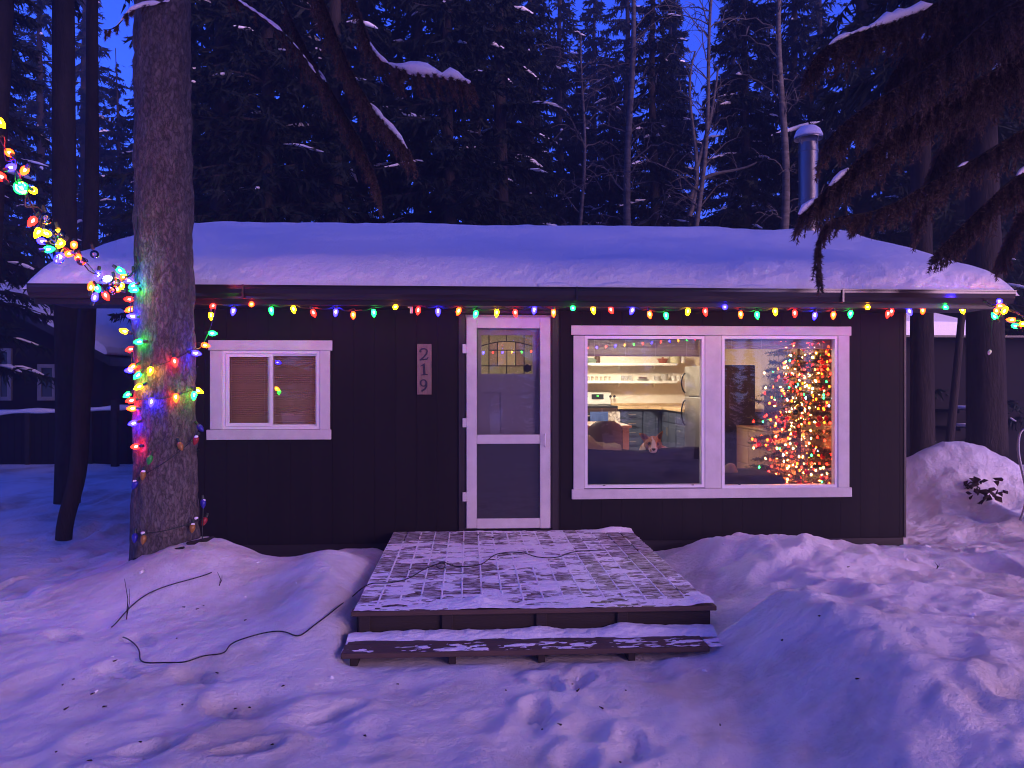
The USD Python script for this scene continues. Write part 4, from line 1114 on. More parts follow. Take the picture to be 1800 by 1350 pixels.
nb_, nd_, spots_x, twigs, inner_x = [], [], [], [], []
zc = 0.12
while zc < TH:
    fr_ = 1 - zc / TH
    R_ = 0.62 * (0.52 + 0.48 * fr_ ** 0.9)
    for a in re_.uniform(0, 2 * np.pi, 9 if zc < 1.6 else 7):
        L_ = R_ * re_.uniform(0.65, 1.1)
        dr_ = np.array([math.cos(a), math.sin(a), re_.uniform(-0.05, 0.35)])
        p0 = np.array([ctx, cty, FZ + zc + re_.uniform(-.04, .04)])
        t_ = np.linspace(0, 1, 9)[:, None]
        path = p0 + dr_ * L_ * t_ + np.array([0, 0, -0.12]) * L_ * t_ ** 2
        path[:, 0] = np.minimum(path[:, 0], XR - 0.24); path[:, 1] = np.maximum(path[:, 1], 0.16)
        twigs.append(tube(path, np.linspace(0.006, 0.002, 9), 4, caps=False))
        spots_x += [path[-1], path[-3] + [0, 0, 0.01], path[5]]
        inner_x += [path[2], path[4]]
        for k_ in range(2, 9):
            n_ = 36
            o = path[k_ - 1] + (path[k_] - path[k_ - 1]) * re_.random((n_, 1))
            d_ = re_.normal(size=(n_, 3)) * 0.8 + dr_ * 0.7; d_ /= np.linalg.norm(d_, axis=1, keepdims=True)
            nb_.append(o); nd_.append(d_)
        for s_ in range(4):
            o0 = path[re_.integers(3, 8)]; dd_ = np.array([math.cos(a + re_.choice([-.8, .8])), math.sin(a + re_.choice([-.8, .8])), -0.1]); ll = re_.uniform(0.06, 0.16)
            q = o0 + dd_ * ll * np.linspace(0, 1, 20)[:, None]
            q[:, 0] = np.minimum(q[:, 0], XR - 0.24); q[:, 1] = np.maximum(q[:, 1], 0.16)
            d_ = re_.normal(size=(20, 3)) * 0.8 + dd_ * 0.7; d_ /= np.linalg.norm(d_, axis=1, keepdims=True)
            nb_.append(q); nd_.append(d_); spots_x.append(q[-1])
    zc += 0.105
part(xt, "branches", cat_mesh(twigs), bark_far, kind="stuff")
nb_, nd_ = np.vstack(nb_), np.vstack(nd_)
part(xt, "needles", blades(nb_, nd_, re_.uniform(0.03, 0.058, len(nb_)), 0.0115, re_), xmas_needles, kind="stuff")
spots_x = np.array(spots_x)
seen = spots_x[(spots_x[:, 1] < cty + 0.12)]
pal = [((1.0, 0.012, 0.006), 16, .40), ((1.0, 0.075, 0.004), 15, .34), ((1.0, 0.45, 0.14), 9, .14), ((0.05, 1.0, 0.2), 6, .08), ((0.35, 0.6, 1.0), 6, .04)]
xm = [glow(n_ + "_mini_bulb", c_, s_) for n_, (c_, s_, _) in zip(("red", "amber", "warm_white", "green", "pale_blue"), pal)]
xl = thing("tree_light_string", "string of tiny coloured lights wound through the decorated tree", "string lights", (ctx, cty, FZ))
pick = re_.choice(len(seen), 290, replace=False)
small = trimesh.creation.icosphere(1)
for i in pick:
    k_ = re_.choice(5, p=[q[2] for q in pal])
    o = seen[i] + re_.normal(size=3) * 0.012
    part(xl, "bulb", (small.vertices * [0.0115, 0.0115, 0.016] + o, small.faces), xm[k_])
more = []
for i in re_.choice(len(seen), 330, replace=False):
    more.append(i)
inner_x = np.array(inner_x)
more = re_.choice(len(inner_x), 360, replace=False)
deep = [xm[0], glow("deep_amber_mini_bulb", (1.0, 0.22, 0.03), 130), glow("deep_warm_mini_bulb", (1.0, 0.5, 0.15), 90)]
for k_ in range(3):
    part(xl, "deep_bulbs", cat_mesh([(small.vertices * [0.009, 0.009, 0.012] + inner_x[i] + re_.normal(size=3) * 0.015, small.faces) for i in more[k_::3]]), deep[k_], kind="stuff")
wp = seen[pick]; wp = wp[np.lexsort((np.arctan2(wp[:, 1] - cty, wp[:, 0] - ctx), np.round(wp[:, 2] / 0.16)))]
part(xl, "wire", tube(wp, 0.0018, 4, caps=False), wire_m)
red_b = plain("red_bauble", (0.55, 0.02, 0.015), 0.12, coat=0.6)
green_b = plain("dark_green_bauble", (0.015, 0.035, 0.012), 0.25, coat=0.5)
ball = trimesh.creation.icosphere(2)


def bauble(o, r, m, label, group=None):
    t_ = thing("bauble", label, "bauble", o, group=group)
    part(t_, "ball", (ball.vertices * r + o, ball.faces), m, smooth=True)
    part(t_, "cap", revolve([(0, r * 0.97), (r * 0.25, r * 0.95), (r * 0.25, r * 1.18), (0, r * 1.18)], 8, o), nickel)
    part(t_, "hook", tube([o + np.array([0, 0, r * 1.15]), o + np.array([0.004, 0, r * 1.5]), o + np.array([0, 0, r * 1.8])], 0.0012, 4), nickel)


rest = [i for i in range(len(seen)) if i not in set(pick)]
for i in re_.choice(rest, 60, replace=False):
    r_ = re_.uniform(0.022, 0.034)
    bauble(seen[i] + np.array([0, -0.01, -r_ * 1.6]), r_, red_b, "shiny red bauble hanging on the decorated tree", "red baubles on the decorated tree")
bauble(P(1398, 725, 0.40), 0.031, green_b, "left dark green bauble hanging at the middle of the decorated tree")
bauble(P(1408, 719, 0.40), 0.033, green_b, "right dark green bauble hanging at the middle of the decorated tree")
# ------------------------------------------------------------------ the big spruce by the cabin
def trunk_mesh(cx, cy, z0, z1, rad, nth=110, nz=300, amp=0.016, lean=(0, 0), seed=1):
    th_ = np.linspace(0, 2 * np.pi, nth, endpoint=False)
    zz = np.linspace(z0, z1, nz)
    A, Z = np.meshgrid(th_, zz, indexing="ij")
    R = rad(Z)
    q = np.stack([np.cos(A) * R * 13, np.sin(A) * R * 13, Z * 4.2], -1)
    n = meshkit.fbm(q, 4, seed)
    plates = np.abs(meshkit.fbm(q * 0.75, 3, seed + 5) - 0.5) * 2
    R = R * (1 + 0.05 * (meshkit.noise(np.stack([np.cos(A) * 1.3, np.sin(A) * 1.3, Z * 0.6], -1), seed + 9) - 0.5)) + amp * (n - 0.5) + amp * 0.9 * np.minimum(plates * 2.4, 1) - amp * 0.5
    X = cx + lean[0] * (Z - z0) + R * np.cos(A); Y = cy + lean[1] * (Z - z0) + R * np.sin(A)
    v = np.stack([X, Y, Z], -1).reshape(-1, 3)
    i, j = np.meshgrid(np.arange(nth), np.arange(nz - 1), indexing="ij")
    i2 = (i + 1) % nth
    f = np.vstack([np.stack([(i * nz + j).ravel(), (i2 * nz + j).ravel(), (i2 * nz + j + 1).ravel()], 1), np.stack([(i * nz + j).ravel(), (i2 * nz + j + 1).ravel(), (i * nz + j + 1).ravel()], 1)])
    return v, f


LEANX = -0.006
TR = lambda z: 0.222 + 0.030 * np.exp(-(np.asarray(z) - 0.2) / 1.2) + 0.035 * np.exp(-(np.asarray(z) - 0.05) / 0.22) - 0.004 * (np.asarray(z) - 2)
bt = thing("big_spruce", "thick grey barked spruce trunk in front of the cabin wrapped with coloured lights", "tree", (TX, TY, 0.1))
trk = part(bt, "trunk", trunk_mesh(TX, TY, -0.1, 8.5, TR, lean=(LEANX, 0), amp=0.020), bark, smooth=True)
ro = np.random.default_rng(9)


def needle_twigs(paths, r, nl=0.022, nw=0.0035, per=26):
    B_, D_ = [], []
    for p_ in paths:
        d0 = np.diff(p_, axis=0)
        for k_ in range(len(d0)):
            n_ = max(2, per // len(d0))
            o = p_[k_] + d0[k_] * r.random((n_, 1))
            d_ = r.normal(size=(n_, 3)); d_ /= np.linalg.norm(d_, axis=1, keepdims=True)
            d_ = d_ * 0.75 + d0[k_] / np.linalg.norm(d0[k_]) * 0.8
            d_ /= np.linalg.norm(d_, axis=1, keepdims=True)
            B_.append(o); D_.append(d_)
    B_, D_ = np.vstack(B_), np.vstack(D_)
    return blades(B_, D_, r.uniform(0.6, 1.2, len(B_)) * nl, nw, r)


def bough(parent, pts, r, thick=0.014, foliage=1.0, hang=0.30, spacing=0.022, snow_at=(), snow_w=0.04, mat_n=None, start=0.15, nl=0.030, nw=0.0075, per=90, label=None, spread=0.7):
    """A drooping spruce branch as wood, needles and lying snow."""
    path = spline(pts, 60)
    bg = part(parent, "bough", tube(path, np.linspace(thick, thick * 0.25, 60), 6), bark_far, smooth=True, label=label)
    ln_ = np.linalg.norm(np.diff(path, axis=0), axis=1).sum()
    n_ = int(ln_ / spacing * foliage)
    tw = []
    for _ in range(n_):
        t_ = start + (1 - start) * r.random()
        o = path[int(t_ * 59)]
        tang = path[min(59, int(t_ * 59) + 1)] - path[max(0, int(t_ * 59) - 1)]; tang /= np.linalg.norm(tang)
        L_ = hang * r.uniform(0.35, 1.1) * (1.15 - 0.75 * t_)
        sd_ = np.cross(tang, [0, 0, 1]); sd_ /= np.linalg.norm(sd_) + 1e-9
        d1 = tang * r.uniform(0.2, 0.9) + sd_ * r.choice([-1, 1]) * r.uniform(0.1, 1.0) * spread + np.array([0, 0, -r.uniform(0.3, 1.0)])
        d1 /= np.linalg.norm(d1)
        s_ = np.linspace(0, 1, 5)[:, None]
        tw.append(o + d1 * L_ * s_ + np.array([0, 0, -0.35]) * L_ * s_ ** 2)
    if tw:
        part(bg, "twigs", cat_mesh([tube(p_, [0.003, .0025, .002, .0015, .001], 3, caps=False) for p_ in tw]), bark_far, kind="stuff")
        part(bg, "needles", needle_twigs(tw, r, nl, nw, per), mat_n or dry_needles, kind="stuff")
    for a, b, w_ in snow_at:
        seg = path[int(a * 59):int(b * 59) + 1]
        if len(seg) < 3: continue
        k_ = len(seg); e_ = np.sin(np.linspace(0.12, np.pi - 0.12, k_)) ** 0.6
        rad = 0.75 * w_ * e_ * (0.25 + 1.4 * meshkit.noise(seg * 19.0, 4))
        part(bg, "snow", tube(seg + np.stack([0 * rad, 0 * rad, rad * 0.55], 1), rad, 10), clean_snow, smooth=True)
    return bg


def via(*q): return [P(a, b, c) for a, b, c in q]


top0 = np.array([TX + LEANX * 5, TY, 5.2])
bough(bt, [top0 + [0.2, 0, 0.2]] + via((430, 10, -1.15), (490, 52, -1.2), (538, 105, -1.25), (566, 148, -1.3)), ro, 0.022, 0.22, 0.18, snow_at=((0.35, 0.72, 0.022), (0.74, 0.95, 0.014)), label="bare bough with a line of snow")
bough(bt, [top0 + [0.2, -.05, 1.2]] + via((600, -60, -1.3), (640, 50, -1.35), (668, 102, -1.4), (735, 128, -1.45), (836, 152, -1.5)), ro, 0.02, 1.5, 0.42, spread=1.7, snow_at=((0.72, 0.80, 0.025), (0.80, 0.99, 0.055)), mat_n=dry_needles, start=0.35)
bough(bt, [top0 + [0.2, -.1, 0.9]] + via((560, -20, -1.2), (610, 110, -1.25), (660, 195, -1.3), (692, 232, -1.32), (722, 272, -1.35)), ro, 0.018, 1.9, 0.51, spread=1.7, snow_at=((0.84, 0.99, 0.042),), start=0.4)
bough(bt, [top0 + [0.2, .1, 0.6]] + via((480, -30, -0.9), (540, 90, -0.95), (600, 190, -1.0), (650, 290, -1.05), (668, 345, -1.05)), ro, 0.016, 1.6, 0.47, spread=1.7, snow_at=((0.6, 0.66, 0.02),), start=0.4)
bough(bt, [top0 + [-0.15, -.1, -0.1]] + via((262, 8, -1.45), (228, 20, -1.5), (205, 46, -1.5), (182, 52, -1.5)), ro, 0.014, 0.4, 0.12, snow_at=((0.25, 0.9, 0.02),))
# bark scraps and snow shelf at the foot
for a, b_, c_ in ((236, 984, -1.42), (300, 968, -1.46), (330, 955, -1.45), (352, 950, -1.38), (270, 978, -1.47)):
    o = P(a, b_, c_)
    part(bt, "bark_scrap", hull((o, 0.012), (o + [0.10, 0.0, 0.025], 0.008), (o + [0.04, 0.03, -0.01], 0.008)), bark_far)

# ------------------------------------------------------------------ string lights
C9 = [(0.0, 0.0), (0.011, 0.002), (0.0175, 0.012), (0.0195, 0.024), (0.017, 0.040), (0.010, 0.054), (0.003, 0.062), (0.0, 0.063)]
CORE = [(0.0, 0.012), (0.005, 0.015), (0.007, 0.022), (0.005, 0.032), (0.002, 0.037), (0.0, 0.038)]
SOCK = [(0.0, -0.034), (0.010, -0.034), (0.0125, -0.02), (0.0125, 0.004), (0.0, 0.004)]
c9v, c9f = revolve(C9, 12); cov, cof = revolve(CORE, 8); sov, sof = revolve(SOCK, 10)
HUE = {"red": (1.0, 0.005, 0.003), "orange": (1.0, 0.022, 0.002), "yellow": (1.0, 0.42, 0.002), "green": (0.004, 1.0, 0.045), "blue": (0.005, 0.003, 1.0), "white": (0.75, 0.9, 1.0)}
PWR = {"red": 1.0, "orange": 1.0, "yellow": 0.9, "green": 0.8, "blue": 2.6, "white": 1.0}
GLASS_E, CORE_E = 24.0, 420.0
shell_m, core_m, off_m = {}, {}, {}
for k_, c_ in HUE.items():
    shell_m[k_] = mat(k_ + "_bulb_glass", {"e": ("emission", {"color": c_, "strength": GLASS_E * PWR[k_]}), "t": ("transparent_bsdf", {"color": tuple(0.55 + 0.45 * q for q in c_)}), "m": ("mix_closure", {"fac": 0.72})},
                      [("t.BSDF", "m.closure1"), ("e.emission", "m.closure2")], surface="m.closure")
    wc = tuple(0.95 * q + 0.05 * max(c_) * w_ for q, w_ in zip(c_, (0.9, 0.75, 0.9)))
    core_m[k_] = glow(k_ + "_bulb_filament", wc, CORE_E * PWR[k_])
    off_m[k_] = plain(k_ + "_unlit_bulb", tuple(0.28 * q + 0.02 for q in c_), 0.25)


def light_string(name, label, bulbs, wires, dim=()):
    o0 = np.array(bulbs[0][0])
    s_ = thing(name, label, "string lights", o0)
    for w_ in wires:
        part(s_, "wire", tube(w_, 0.0042, 5, caps=False), wire_m, smooth=True)
    for b_ in bulbs:
        o, hue, axis_ = np.array(b_[0]), b_[1], np.array(b_[2], float)
        lit = len(b_) < 4
        sc = 1.2
        base_ = o - axis_ / np.linalg.norm(axis_) * 0.034
        g_ = part(s_, "bulb", (rot_to(c9v, axis_) * sc + base_, c9f), shell_m[hue] if lit else off_m[hue], smooth=True, label=None if lit else "unlit " + hue + " bulb")
        if lit:
            part(g_, "filament", (rot_to(cov, axis_) * sc + base_, cof), core_m[hue])
        part(g_, "socket", (rot_to(sov, axis_) + base_, sof), socket_m)
    return s_


rl = np.random.default_rng(31)
Yl = EY + 0.03
eave = [(374, 537, "red"), (371, 554, "yellow"), (410, 546, "blue"), (442, 534, "orange"), (477, 545, "green"), (516, 543, "yellow"), (551, 549, "red"), (590, 548, "blue"), (621, 553, "orange"), (657, 549, "green"), (695, 539, "yellow"), (735, 545, "red"), (770, 547, "blue"),
        (806, 546, "orange"), (836, 551, "green"), (873, 549, "yellow"), (906, 549, "red"), (939, 544, "blue"), (973, 549, "orange"), (1007, 541, "green"), (1043, 544, "yellow"), (1074, 544, "red"), (1111, 545, "blue"), (1142, 552, "orange"), (1171, 554, "green"),
        (1209, 547, "yellow"), (1240, 547, "red"), (1274, 539, "blue"), (1302, 552, "orange"), (1331, 553, "green"), (1363, 547, "yellow"), (1397, 550, "red"), (1432, 554, "blue"), (1465, 553, "orange"), (1495, 551, "green"), (1525, 539, "yellow"), (1567, 547, "red"), (1561, 551, "red"),
        (1599, 547, "blue"), (1622, 545, "orange"), (1662, 539, "green"), (1692, 544, "yellow"), (1715, 527, "red")]
eb, anchor = [], []
for a, b_, c_ in eave:
    yy = Yl - 0.055 if b_ < 542 else Yl - 0.02
    o = P(a, b_ + 1.0, yy)
    ax_ = (rl.normal(0, 0.22), rl.normal(-0.05, 0.22), -1.0) if b_ > 541 else (rl.normal(0, 0.4), -0.9, -0.5)
    eb.append((o, c_, ax_))
    anchor.append(o + np.array([0, 0.012, 0.052]))
wz = np.array(sorted(anchor, key=lambda q: q[0]))
fine_ = []
for a, b_ in zip(wz[:-1], wz[1:]):
    t_ = np.linspace(0, 1, 7)[:-1, None]
    fine_.append(a + (b_ - a) * t_ + np.array([0, 0, -0.022]) * np.sin(np.pi * t_) + rl.normal(0, 0.003, (6, 3)))
fine_ = np.vstack(fine_)
light_string("eave_light_string", "string of coloured bulbs hanging under the cabin eave from left to right", eb, [fine_, fine_ + np.array([0.0, -0.006, 0.006]) + rl.normal(0, 0.003, fine_.shape)])
clip_m = plain("white_clip", (0.6, 0.58, 0.62), 0.4)
o = P(723, 545, Yl - 0.03)
solo("light_clip", cat_mesh([bx(o[0] - .012, o[0] + .012, o[1] - .006, o[1] + .006, o[2] - .03, o[2] + .02, .003), bx(o[0] - .03, o[0] + .012, o[1] - .006, o[1] + .006, o[2] + .0205, o[2] + .03, .002)]), clip_m, "white plastic clip beside the red bulb near the house number", "clip")

# right cluster
rc = [(1757, 530, "blue"), (1759, 538, "orange"), (1752, 547, "orange"), (1766, 546, "yellow"), (1748, 556, "green"), (1778, 562, "orange"), (1784, 573, "green"), (1799, 569, "yellow"), (1815, 580, "red"), (1832, 566, "yellow"), (1850, 590, "orange")]
rbulbs = [(P(a, b_, -1.0 - 0.004 * (a - 1740)), c_, rl.normal(size=3)) for a, b_, c_ in rc]
rw = spline([P(1716, 520, Yl), P(1738, 534, -0.85), P(1760, 543, -1.05), P(1780, 548, -1.15), P(1800, 556, -1.25), P(1850, 572, -1.5), P(1990, 560, -2.4)], 70)
rw2 = rw + 0.018 * np.stack([np.sin(np.arange(70) * 1.1), np.cos(np.arange(70) * 1.1), np.sin(np.arange(70) * 0.9)], 1)
rs_ = light_string("corner_light_string", "tangle of coloured bulbs leaving the right corner of the eave", rbulbs, [rw, rw2])
hang = spline([P(1744, 556, -1.0), P(1743, 585, -1.0), P(1741, 612, -1.0)], 10)
part(rs_, "wire", tube(hang, 0.002, 4), wire_m)
o = P(1741, 615, -1.0)
part(rs_, "bulb", (rot_to(c9v, (-0.4, 0, -1)) * 0.8 + o, c9f), plain("clear_unlit_bulb", (0.55, 0.56, 0.5), 0.2), smooth=True, label="small unlit clear bulb hanging alone")

# the same string goes on round the yard and behind the camera: the window panes mirror it
yp = spline([(4.6, -2.6, 2.75), (5.4, -5.0, 2.6), (5.2, -8.0, 2.7), (3.0, -10.6, 2.6), (0.2, -11.4, 2.5), (-2.8, -10.6, 2.6), (-5.0, -8.2, 2.75), (-5.2, -5.6, 3.0)], 90)
hues_ = ["red", "blue", "orange", "green", "yellow", "blue"]
light_string("yard_light_string", "string of coloured bulbs looping round the yard outside the frame, mirrored in the window panes", [(q + [0, 0, -0.05], hues_[n_ % 6], (rl.normal(0, .2), rl.normal(0, .2), -1)) for n_, q in enumerate(yp[1:-1])], [yp])

# left swag, from the upper left to the trunk
sw = [(0, 215, "yellow"), (16, 268, "orange"), (38, 330, "green"), (59, 335, "yellow"), (2, 310, "red"), (20, 294, "blue"), (43, 300, "orange"), (57, 389, "red"), (67, 409, "yellow"), (80, 410, "yellow"), (73, 424, "blue"), (86, 438, "green"), (106, 453, "blue"),
      (106, 429, "yellow"), (130, 431, "orange"), (121, 446, "orange"), (137, 452, "orange"), (173, 484, "blue"), (189, 490, "white"), (186, 494, "blue"), (212, 476, "green"), (217, 487, "orange"), (228, 494, "blue"), (160, 504, "orange"), (171, 507, "green"),
      (167, 522, "blue"), (186, 520, "red"), (204, 508, "orange"), (213, 503, "yellow"), (233, 503, "green"), (236, 510, "green")]
swY = lambda px: -3.0 + 1.55 * px / 235.0
sbulbs = []
for a, b_, c_ in sw:
    sbulbs.append((P(a, b_, swY(a) + rl.normal(0, 0.03)), c_, rl.normal(size=3) + [0, 0, -0.4]))
sp = [(-140, 60), (-70, 150), (0, 245), (30, 305), (60, 370), (85, 415), (120, 440), (150, 460), (180, 490), (215, 492), (240, 470)]
s1 = spline([P(a, b_, swY(a)) for a, b_ in sp], 120)
s2 = s1 + 0.03 * np.stack([np.sin(np.arange(120) * 0.8), np.cos(np.arange(120) * 0.7), np.sin(np.arange(120) * 0.9 + 1)], 1)
up = spline([P(240, 470, -1.42), P(236, 455, -1.42), P(238, 420, -1.4), P(241, 380, -1.38)], 12)
swag = light_string("swag_light_string", "swag of coloured bulbs coming down from the upper left to the big trunk", sbulbs, [s1, s2, up])
for a, b_ in ((234, 470), (238, 452)):
    part(swag, "plug", hull((P(a, b_, -1.42), 0.011), (P(a + 1, b_ + 9, -1.42), 0.013)), cord_m)
globe_m = mat("clear_globe_glass", {"t": ("transparent_bsdf", {"color": (0.96, 0.97, 0.98)}), "gl": ("glossy_bsdf", {"roughness": 0.02}), "f": ("fresnel", {"IOR": 1.9}), "m": ("mix_closure", {})}, [("f.fac", "m.fac"), ("t.BSDF", "m.closure1"), ("gl.BSDF", "m.closure2")], surface="m.closure")
g2 = trimesh.creation.icosphere(3)
for a, b_, r_ in ((37, 330, 0.042), (81, 384, 0.038), (104, 413, 0.042), (103, 455, 0.034), (143, 459, 0.03), (166, 447, 0.03), (203, 497, 0.038), (196, 510, 0.034)):
    o = P(a, b_, swY(a))
    gl = part(swag, "clear_globe", (g2.vertices * r_ + o, g2.faces), globe_m, smooth=True)
    part(gl, "socket", (rot_to(sov, (0.3, 0, -1)) + o + [-0.01, 0, r_ + 0.01], sof), socket_m)

# lights around the trunk
def axis_x(z): return TX + LEANX * (z + 0.1)


def on_trunk(px, py, out=0.035):
    Y = TY
    for _ in range(5):
        q = P(px, py, Y)
        r_ = float(TR(q[2])) + out
        s_ = q[0] - axis_x(q[2])
        Y = TY - math.sqrt(max(r_ * r_ - s_ * s_, 0.0))
    return P(px, py, Y)


tl = [(227, 526, "red"), (228, 544, "orange"), (232, 556, "blue"), (218, 582, "yellow"), (244, 601, "green"), (229, 614, "red"), (233, 645, "orange"), (228, 651, "blue"), (242, 660, "green"), (244, 680, "yellow"), (224, 694, "green"), (230, 704, "red"), (232, 718, "orange"), (234, 744, "blue"), (238, 785, "red"),
      (264, 652, "yellow"), (307, 636, "red"), (266, 707, "blue"), (309, 699, "orange"), (341, 695, "green"), (349, 687, "yellow"), (345, 621, "blue"), (361, 607, "orange"), (374, 586, "green")]
unlit = [(317, 784, "yellow"), (344, 774, "red"), (251, 835, "yellow"), (237, 852, "blue"), (252, 948, "yellow"), (338, 928, "yellow"), (357, 885, "blue"), (359, 916, "red"), (263, 808, "green"), (237, 945, "blue"), (352, 752, "blue")]
tb_ = []
for a, b_, c_ in tl:
    side_ = a < 248 or a > 343
    o = on_trunk(a, b_, 0.04) if not (a > 350) else P(a, b_, -1.15 + 0.25 * (a - 345) / 30)
    ax_ = (-1 if a < 248 else 0.8, rl.normal(0, .3), rl.normal(-0.2, 0.3)) if side_ else (rl.normal(0, .25), -0.25, -1.0)
    tb_.append((o, c_, ax_))
for a, b_, c_ in unlit:
    tb_.append((on_trunk(a, b_, 0.03), c_, (rl.normal(0, .3), -0.2, -1.0), "unlit"))


def wrap(p0, p1, back=True, n=24):
    """Wire on the front of the trunk through pixels p0 -> p1 (left to right), then round the back."""
    pts = [on_trunk(p0[0] + (p1[0] - p0[0]) * t_, p0[1] + (p1[1] - p0[1]) * t_ - 6 * math.sin(math.pi * t_) * -1, 0.012) for t_ in np.linspace(0, 1, n)]
    return np.array(pts)


tw_ = [wrap((243, 650), (343, 612)), wrap((243, 703), (344, 683)), wrap((246, 838), (352, 762)), wrap((236, 939), (356, 912)),
       spline([P(240, 470, -1.40), P(232, 520, -1.36), P(231, 570, -1.3), P(236, 600, -1.3), P(232, 640, -1.3), P(240, 670, -1.3), P(228, 700, -1.3), P(234, 730, -1.3), P(241, 790, -1.3)], 50),
       spline([on_trunk(343, 612, 0.02), P(356, 606, -1.05), P(366, 585, -0.9), P(374, 562, -0.75), P(380, 538, -0.62)], 24),
       spline([on_trunk(356, 912, 0.02), P(357, 890, -1.2), P(356, 930, -1.25), P(356, 958, -1.3)], 24)]
ring = []
for zc_ in (PZ(655, -1.2), PZ(700, -1.2), PZ(800, -1.2)):
    a_ = np.linspace(0.1, math.pi - 0.1, 20)
    r_ = float(TR(zc_)) + 0.02
    tw_.append(np.stack([axis_x(zc_) + r_ * np.cos(a_), TY + r_ * np.sin(a_), zc_ + 0.05 * np.cos(a_)], 1))
light_string("trunk_light_string", "string of coloured bulbs wound round the big spruce trunk, the lowest ones unlit", tb_, tw_)
caps_ = []
for a, b_ in ((344, 768), (251, 829), (236, 846), (338, 922), (357, 880), (344, 911), (250, 937), (358, 912)):
    o = on_trunk(a, b_, 0.035)
    caps_.append(hull((o, 0.011), (o + [0.012, 0, 0.003], 0.008)))
solo("bulb_snow", cat_mesh(caps_), clean_snow, "small caps of snow on the unlit bulbs of the big trunk", "snow", kind="stuff")

# ------------------------------------------------------------------ cord, twigs, litter on the snow
c1 = [on_ground(*q) + [0, 0, 0.012] for q in ((372, 1010), (350, 1018), (310, 1028), (262, 1047), (225, 1075), (196, 1106))]
c2 = [on_ground(*q) + [0, 0, 0.010] for q in ((216, 1123), (232, 1132), (245, 1150), (257, 1169), (290, 1168), (330, 1166), (360, 1158), (395, 1150), (402, 1140), (430, 1125), (470, 1116), (505, 1115), (525, 1121), (545, 1108), (575, 1086), (600, 1065), (622, 1050))]
zc_ = DZ + 0.018
c3 = [np.array([*(P(a, b_, 0) * 0)[:2], 0]) for a, b_ in ()]


def on_plane(px, py, z):
    c, s = math.cos(YAW), math.sin(YAW)
    d = np.array([s * F + c * (px - 900), c * F - s * (px - 900), 675 - py])
    return CAM + d * ((z - CAM[2]) / d[2])


c3 = [on_plane(a, b_, zc_) for a, b_ in ((652, 1026), (672, 1025), (700, 1022), (730, 1010), (765, 993), (778, 990), (776, 1000), (768, 996), (778, 988), (800, 995), (830, 995), (860, 982), (890, 971), (915, 971), (945, 979), (975, 980), (1000, 972), (1030, 968), (1065, 967))]
ex_ = thing("power_cord", "thin black cord running from the big trunk over the snow and onto the porch deck", "cord", c2[0])
part(ex_, "cord", tube(spline(c1, 60), 0.0042, 6), cord_m, smooth=True)
part(ex_, "cord", tube(spline(c2 + c3, 260), 0.0042, 6), cord_m, smooth=True)
lit_ = []
rt = np.random.default_rng(77)
for px, py in [(110, 1205), (130, 1195), (160, 1222), (200, 1170), (310, 1125), (325, 1068), (358, 1067), (345, 1072), (430, 1092), (382, 1185), (1015, 1218), (1266, 1277), (1230, 1100), (1440, 1085), (1375, 1130), (160, 1338), (98, 1325), (1490, 998), (1505, 1195), (1060, 1248), (640, 1295), (700, 1205)] + [(rt.uniform(20, 1250), rt.uniform(1190, 1345)) for _ in range(14)]:
    o = on_ground(px, py) + [0, 0, 0.004]
    d_ = np.array([rt.normal(), rt.normal(), 0.15]); d_ /= np.linalg.norm(d_)
    l_ = rt.uniform(0.006, 0.022)
    lit_.append(hull((o, 0.0035), (o + d_ * l_, 0.002), (o + np.array([-d_[1], d_[0], 0]) * l_ * 0.4, 0.0025)))
solo("bark_litter", cat_mesh(lit_), plain("litter", (0.03, 0.02, 0.014), 0.9), "specks of bark and dead needles scattered on the snow", "litter", kind="stuff")
for px, py, h_, lab in ((385, 1030, 0.10, "short forked twig sticking out of the snow right of the trunk"), (222, 1090, 0.28, "thin tall twig sticking out of the snow left of the trunk"), (1646, 1000, 0.05, "tiny twig sticking out of the snow at the cabin's right corner")):
    o = on_ground(px, py)
    tg = thing("twig", lab, "twig", o)
    part(tg, "stem", tube([o - [0, 0, 0.03], o + [0.01, 0, h_ * 0.5], o + [-0.012, 0, h_]], [0.004, 0.003, 0.0015], 5), bark_far)
    part(tg, "side_stem", tube([o, o + [0.02, 0, h_ * 0.4], o + [0.022, 0.0, h_ * 0.75]], [0.003, 0.0025, 0.0012], 5), bark_far)
# lumps of loose snow
lumps = []
for _ in range(25):
    if rt.random() < 0.55:
        x_, y_ = rt.uniform(1.5, 4.8), rt.uniform(-4.8, -0.4)
    elif rt.random() < 0.5:
        x_, y_ = rt.uniform(-2.6, -0.75), rt.uniform(-3.4, -0.8)
    else:
        x_, y_ = rt.uniform(-0.8, 1.7), rt.uniform(-3.35, -3.0)
    r_ = min(rt.gamma(2.0, 0.0035) + 0.003, 0.020)
    o = np.array([x_, y_, G(x_, y_) + r_ * 0.05])
    d_ = rt.normal(size=(3, 3)) * r_ * 0.6
    lumps.append(hull((o + d_[0], r_), (o + d_[1], r_ * 0.8), (o + d_[2] * [1, 1, 0.3], r_ * 0.9)))
lumps = [(v_, f_) for v_, f_ in lumps]
solo("snow_clods", cat_mesh(lumps), clean_snow, "loose clods of snow strewn over the snow banks", "snow", kind="stuff", smooth=True)
